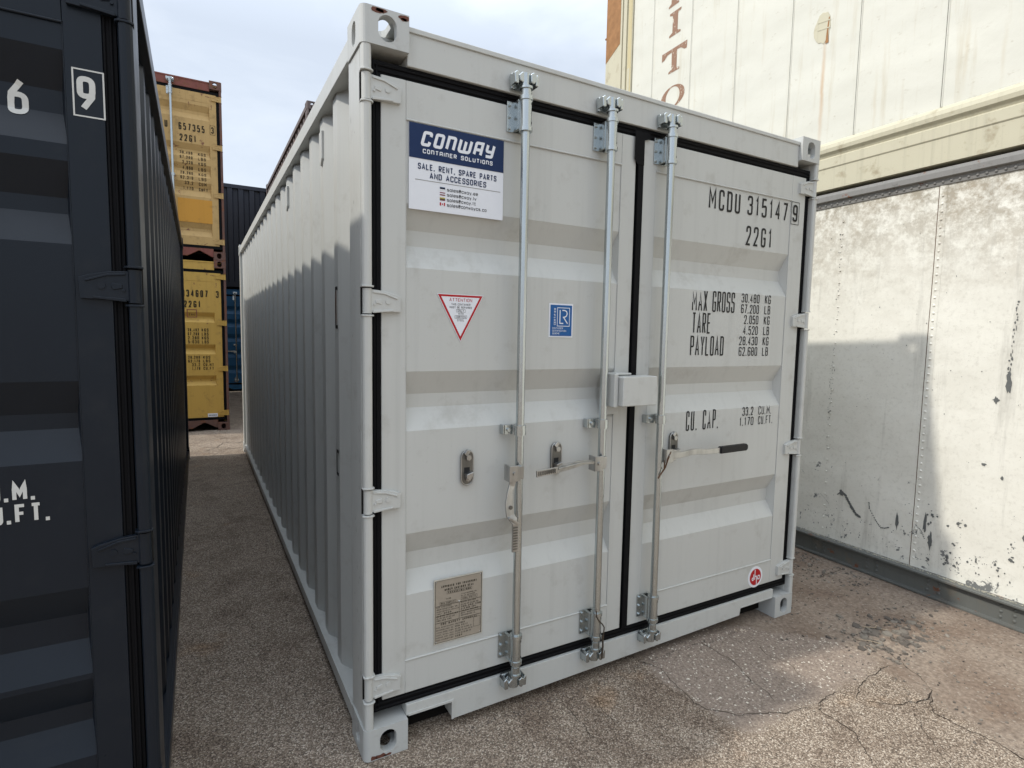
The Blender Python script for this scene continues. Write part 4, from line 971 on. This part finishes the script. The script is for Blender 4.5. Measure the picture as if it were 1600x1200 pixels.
for i in range(70):
    z = random.choice((random.uniform(.95, 1.4), random.uniform(.5, 2.3))); chip_(mb, .455+random.gauss(0, .008), z, random.uniform(.0015, .0045), random.uniform(.002, .006), 8)
for i in range(60): chip_(mb, random.uniform(-.9, .55), random.uniform(.4, 2.3), random.uniform(.0012, .004), random.uniform(.0015, .005), 7)
mb.recalc = False; mb.f = [f[::-1] for f in mb.f]; obj('flaked_paint', mb, m_prim, wt)
# bottom rail: channel with flanges
mb = MB().prism([(-.06, .0), (.012, .0), (.012, .014), (-.006, .016), (-.006, .124), (.030, .128), (.030, .140), (-.06, .146)], 0, U0, U1)
rb = obj('bottom_rail', mb, m_rail, wt, .002)
rv = MB()
for k in range(-14, 7):
    for du in (0, .062):
        for z in (.040, .070, .100): rv.dome((.05+k*.365+du, -.006, z), (0, 1, 0), .010, .006, 10)
obj('rail_rivet', rv, m_rail, rb)
mb = MB().prism([(-.06, 2.470), (-.022, 2.470), (-.018, 2.505), (.004, 2.512), (.004, 2.545), (-.004, 2.566), (-.06, 2.570)], 0, U0, U1)
tr = obj('top_rail', mb, m_railtop, wt, .002)
rv = MB(); u = -2.0
while u < 1.2: rv.dome((u, -.020+.001, 2.488), (0, 1, .1), .0085, .006, 8); u += .043
obj('rail_rivet', rv, m_railtop, tr)
# crumbs of flaked paint lying on the rail flange
mb = MB()
m_crumb = flat('paint_crumb', (.50, .47, .38), .9, .3)
for i in range(900):
    u = random.uniform(-1.1, .7); yy = random.uniform(-.022, .006)-.0; z = .143+(.0); r = random.uniform(.002, .007); a0 = random.random()*6
    pr = [(u+r*math.cos(a0+k*2.1)*random.uniform(.7, 1.2), yy+r*math.sin(a0+k*2.1)) for k in range(3)]
    mb._a([(p[0], p[1], z+random.uniform(-.001, .003)) for p in pr]+[(u, yy, z+r*.6)], [(0, 1, 2), (0, 1, 3), (1, 2, 3), (2, 0, 3)])
cr_ = obj('paint_crumbs', mb, m_crumb, None); cr_.matrix_world = Matrix.Translation((3.372734, 0, 0)) @ Matrix.Rotation(math.pi/2-WA, 4, 'Z')
cr_['kind'] = 'stuff'; cr_['label'] = 'crumbs of old paint lying along the grey bottom rail of the riveted box'; cr_['category'] = 'debris'

# =================================================================== CREAM REEFER ON TOP
m, t, b = nodes('cream_enamel'); co = objco(t); g2 = N(t, 'ShaderNodeSeparateXYZ'); LK(t, co, g2.inputs[0]); UU, ZZ = g2.outputs['X'], g2.outputs['Z']
c = mix(t, noise_n(t, co, 1.6, 4), (.60, .595, .535), (.555, .545, .47))
c = mix(t, ramp(t, noise_n(t, mapv(t, co, (14, 14, 1.0)), 1, 6, .7), [(.54, 0.), (.75, .5)]), c, (.42, .36, .24))
c = mix(t, ramp(t, noise_n(t, mapv(t, co, (3, 3, 5)), 5, 8, .75), [(.60, 0.), (.70, .45)]), c, (.30, .255, .17))
def band(v, a, b_, w):
    return math_n(t, 'MULTIPLY', step2(v, a, w), math_n(t, 'SUBTRACT', 1., step2(v, b_, w)))
def step2(v, e, w):
    r = N(t, 'ShaderNodeMapRange'); r.inputs[1].default_value = e-w; r.inputs[2].default_value = e+w; LK(t, v, r.inputs[0]); return r.outputs[0]
uw = math_n(t, 'ADD', UU, math_n(t, 'MULTIPLY', math_n(t, 'SUBTRACT', noise_n(t, co, 6, 4), .5), .03))
# rust run under the patch
c = mix(t, math_n(t, 'MULTIPLY', math_n(t, 'MULTIPLY', band(uw, .652, .668, .012), band(ZZ, .45, 1.02, .25)), .75), c, (.42, .22, .07))
for uc, z0, z1, k in ((-.22, .45, .75, .35), (-.40, .42, .60, .30), (.28, .35, .62, .30)):
    c = mix(t, math_n(t, 'MULTIPLY', math_n(t, 'MULTIPLY', band(uw, uc-.006, uc+.006, .008), band(ZZ, z0, z1, .12)), k), c, (.40, .30, .14))
LK(t, c, b.inputs['Base Color']); b.inputs['Roughness'].default_value = .5
dn_ = noise_n(t, mapv(t, co, (1, 1, 1.2)), 1.5, 2, .5)
bump(t, b, math_n(t, 'ADD', math_n(t, 'MULTIPLY', dn_, 4.0), math_n(t, 'MULTIPLY', noise_n(t, co, 25, 4), .12)), .45, .02)
m_cream = m
m_creamrail = paint('stained_cream', (.49, .46, .345), .6, (.26, .21, .13), .8, .7, 0, .5)
m_orust = flat('orange_rust', (.42, .22, .10), .85, .3, 14)
m_ypaint = paint('yellowed_strip', (.50, .43, .25), .6, (.28, .20, .10), .6, .5, 0, .4)
m_seam = flat('seam_sealant', (.22, .22, .19), .8)
rf = wall_thing('reefer_container', 'large cream refrigerated container with faded brown vertical lettering, resting on the riveted box', 'refrigerated container', 2.592)
RH = 2.896; V0, V1 = -8.95, 3.248
obj('side_wall', MB().box(V0, 2.80, -2.4, -.012, .30, RH-.10), m_cream, rf)
pr = [(-.10, .0), (.004, .0), (.006, .142), (.012, .150), (.012, .212), (.002, .220), (.010, .235), (.026, .250), (.030, .275), (.024, .300), (.006, .318), (-.012, .330), (-.10, .330)]
obj('bottom_rail', MB().prism(pr, 0, V0, V1), m_creamrail, rf, .002)
obj('top_rail', MB().box(V0, V1, -.10, .010, RH-.11, RH), m_creamrail, rf, .003)
obj('rail_line', MB().box(V0, V1, .0055, .0075, .1435, .1465), m_seam, rf)
sm_ = MB()
for k in range(-12, 6):
    u = .405+.5195*k
    if u < 2.6: sm_.prism([(u-.006, -.0125), (u-.002, -.007), (u+.002, -.007), (u+.006, -.0125)], 2, .332, RH-.11)
obj('panel_seam', sm_, m_cream, rf)
sg_ = MB()
for k in range(-12, 6):
    u = .405+.5195*k
    if u < 2.6: sg_.box(u+.004, u+.0075, -.0128, -.0085, .333, RH-.11)
obj('seam_gap', sg_, m_seam, rf)
cpst = obj('corner_post', MB().box(2.805, 2.87, -.08, .004, .33, RH-.12).box(2.87, 2.90, -.08, -.010, .33, RH-.12).box(2.90, 2.955, -.08, .006, .33, RH-.12).box(2.955, 2.972, -.08, -.006, .33, RH-.12), m_creamrail, rf, .003)
obj('post_strip', MB().box(2.812, 2.868, .004, .0062, .335, RH-.125), m_ypaint, cpst)
obj('post_patch', MB().box(2.83, 2.862, .0062, .0075, 1.35, 1.72), m_creamrail, cpst)
obj('end_post', MB().box(2.972, V1, -.16, .008, .33, RH-.12), m_creamrail, rf, .004)
obj('rust_plate', MB().prism([(3.0, 2.03), (V1-.004, 1.92), (V1-.004, RH-.13), (3.0, RH-.13)], 1, .008, .0105), m_orust, rf)
obj('end_body', MB().box(2.80, V1-.01, -2.43, -.17, .05, RH-.05), m_creamrail, rf)
obj('latch_lug', MB().cyl((V1-.01, .0, 2.19), (V1+.022, .0, 2.19), .010, n=10), m_orust, rf)
# old repair patch
mb = MB(); n = 18
pt = [(.677+.055*math.cos(2*math.pi*i/n)*random.uniform(.85, 1.1)*(1.25 if math.cos(2*math.pi*i/n) > 0 else 1), 1.135+.105*math.sin(2*math.pi*i/n)*random.uniform(.9, 1.1)) for i in range(n)]
mb.prism(pt, 1, -.0125, -.0085)
rp = obj('repair_patch', mb, m_creamrail, rf, .003)
for dz_ in (.03, -.02): obj('patch_crease', MB().prism([(.625, 1.135+dz_), (.72, 1.15+dz_), (.72, 1.156+dz_), (.625, 1.142+dz_)], 1, -.0085, -.0065), m_creamrail, rp)
obj('rust_edge', MB().prism([(.632, 1.02), (.655, 1.02), (.648, 1.12), (.640, 1.19), (.632, 1.19), (.638, 1.10)], 1, -.0085, -.0072), m_orust, rp)
# serif letters I T O, stacked downwards (z local)
m, t, b = nodes('faded_brown_paint'); co = objco(t)
sc_ = noise_n(t, co, 30, 8, .75)
LK(t, mix(t, ramp(t, sc_, [(.57, 0.), (.62, .95)]), (.24, .135, .085), (.58, .55, .46)), b.inputs['Base Color']); b.inputs['Roughness'].default_value = .7
m_brn = m
def letter(polys, z0, h, u0=2.36, w=.34):
    """polys in a unit square, x to the right as seen from the yard (towards -u)"""
    mb = MB()
    for P in polys: mb.poly([(u0-x*w, -.0105, z0+y*h) for x, y in P])
    mb.recalc = False; o = obj('lettering', mb, m_brn, rf); return o
Ig = [[(.28, 0), (.72, 0), (.72, .08), (.60, .16), (.60, .84), (.72, .92), (.72, 1), (.28, 1), (.28, .92), (.40, .84), (.40, .16), (.28, .08)]]
Tg = [[(.30, 0), (.72, 0), (.72, .08), (.61, .14), (.61, .86), (.76, .84), (.88, .70), (.98, .68), (.98, 1), (.02, 1), (.02, .68), (.12, .70), (.24, .84), (.41, .86), (.41, .14), (.30, .08)]]
nO = 28
def ring(cx, cy2, ro, ri, sx_=.42): 
    return [[(cx+ro[0]*math.cos(a), cy2+ro[1]*math.sin(a)), (cx+ro[0]*math.cos(b_), cy2+ro[1]*math.sin(b_)), (cx+ri[0]*math.cos(b_), cy2+ri[1]*math.sin(b_)), (cx+ri[0]*math.cos(a), cy2+ri[1]*math.sin(a))] for a, b_ in ((2*math.pi*i/nO, 2*math.pi*(i+1)/nO) for i in range(nO))]
Og = ring(.5, .5, (.46, .5), (.27, .44))
Pg = [[(.22, 0), (.62, 0), (.62, .08), (.52, .14), (.52, .40), (.80, .44), (.90, .62), (.90, .80), (.78, .97), (.6, 1), (.2, 1), (.2, .92), (.32, .86), (.32, .14), (.22, .08)]]
# each letter fits 2.36 .. 2.015 along the wall; heights measured from the rail foot
letter(Pg, 4.625-2.592, .22); letter(Ig, 4.355-2.592, .215, 2.36, .34); letter(Tg, 4.025-2.592, .215, 2.36, .345); letter(Og, 3.70-2.592, .20, 2.36, .345)

# unify: nothing else
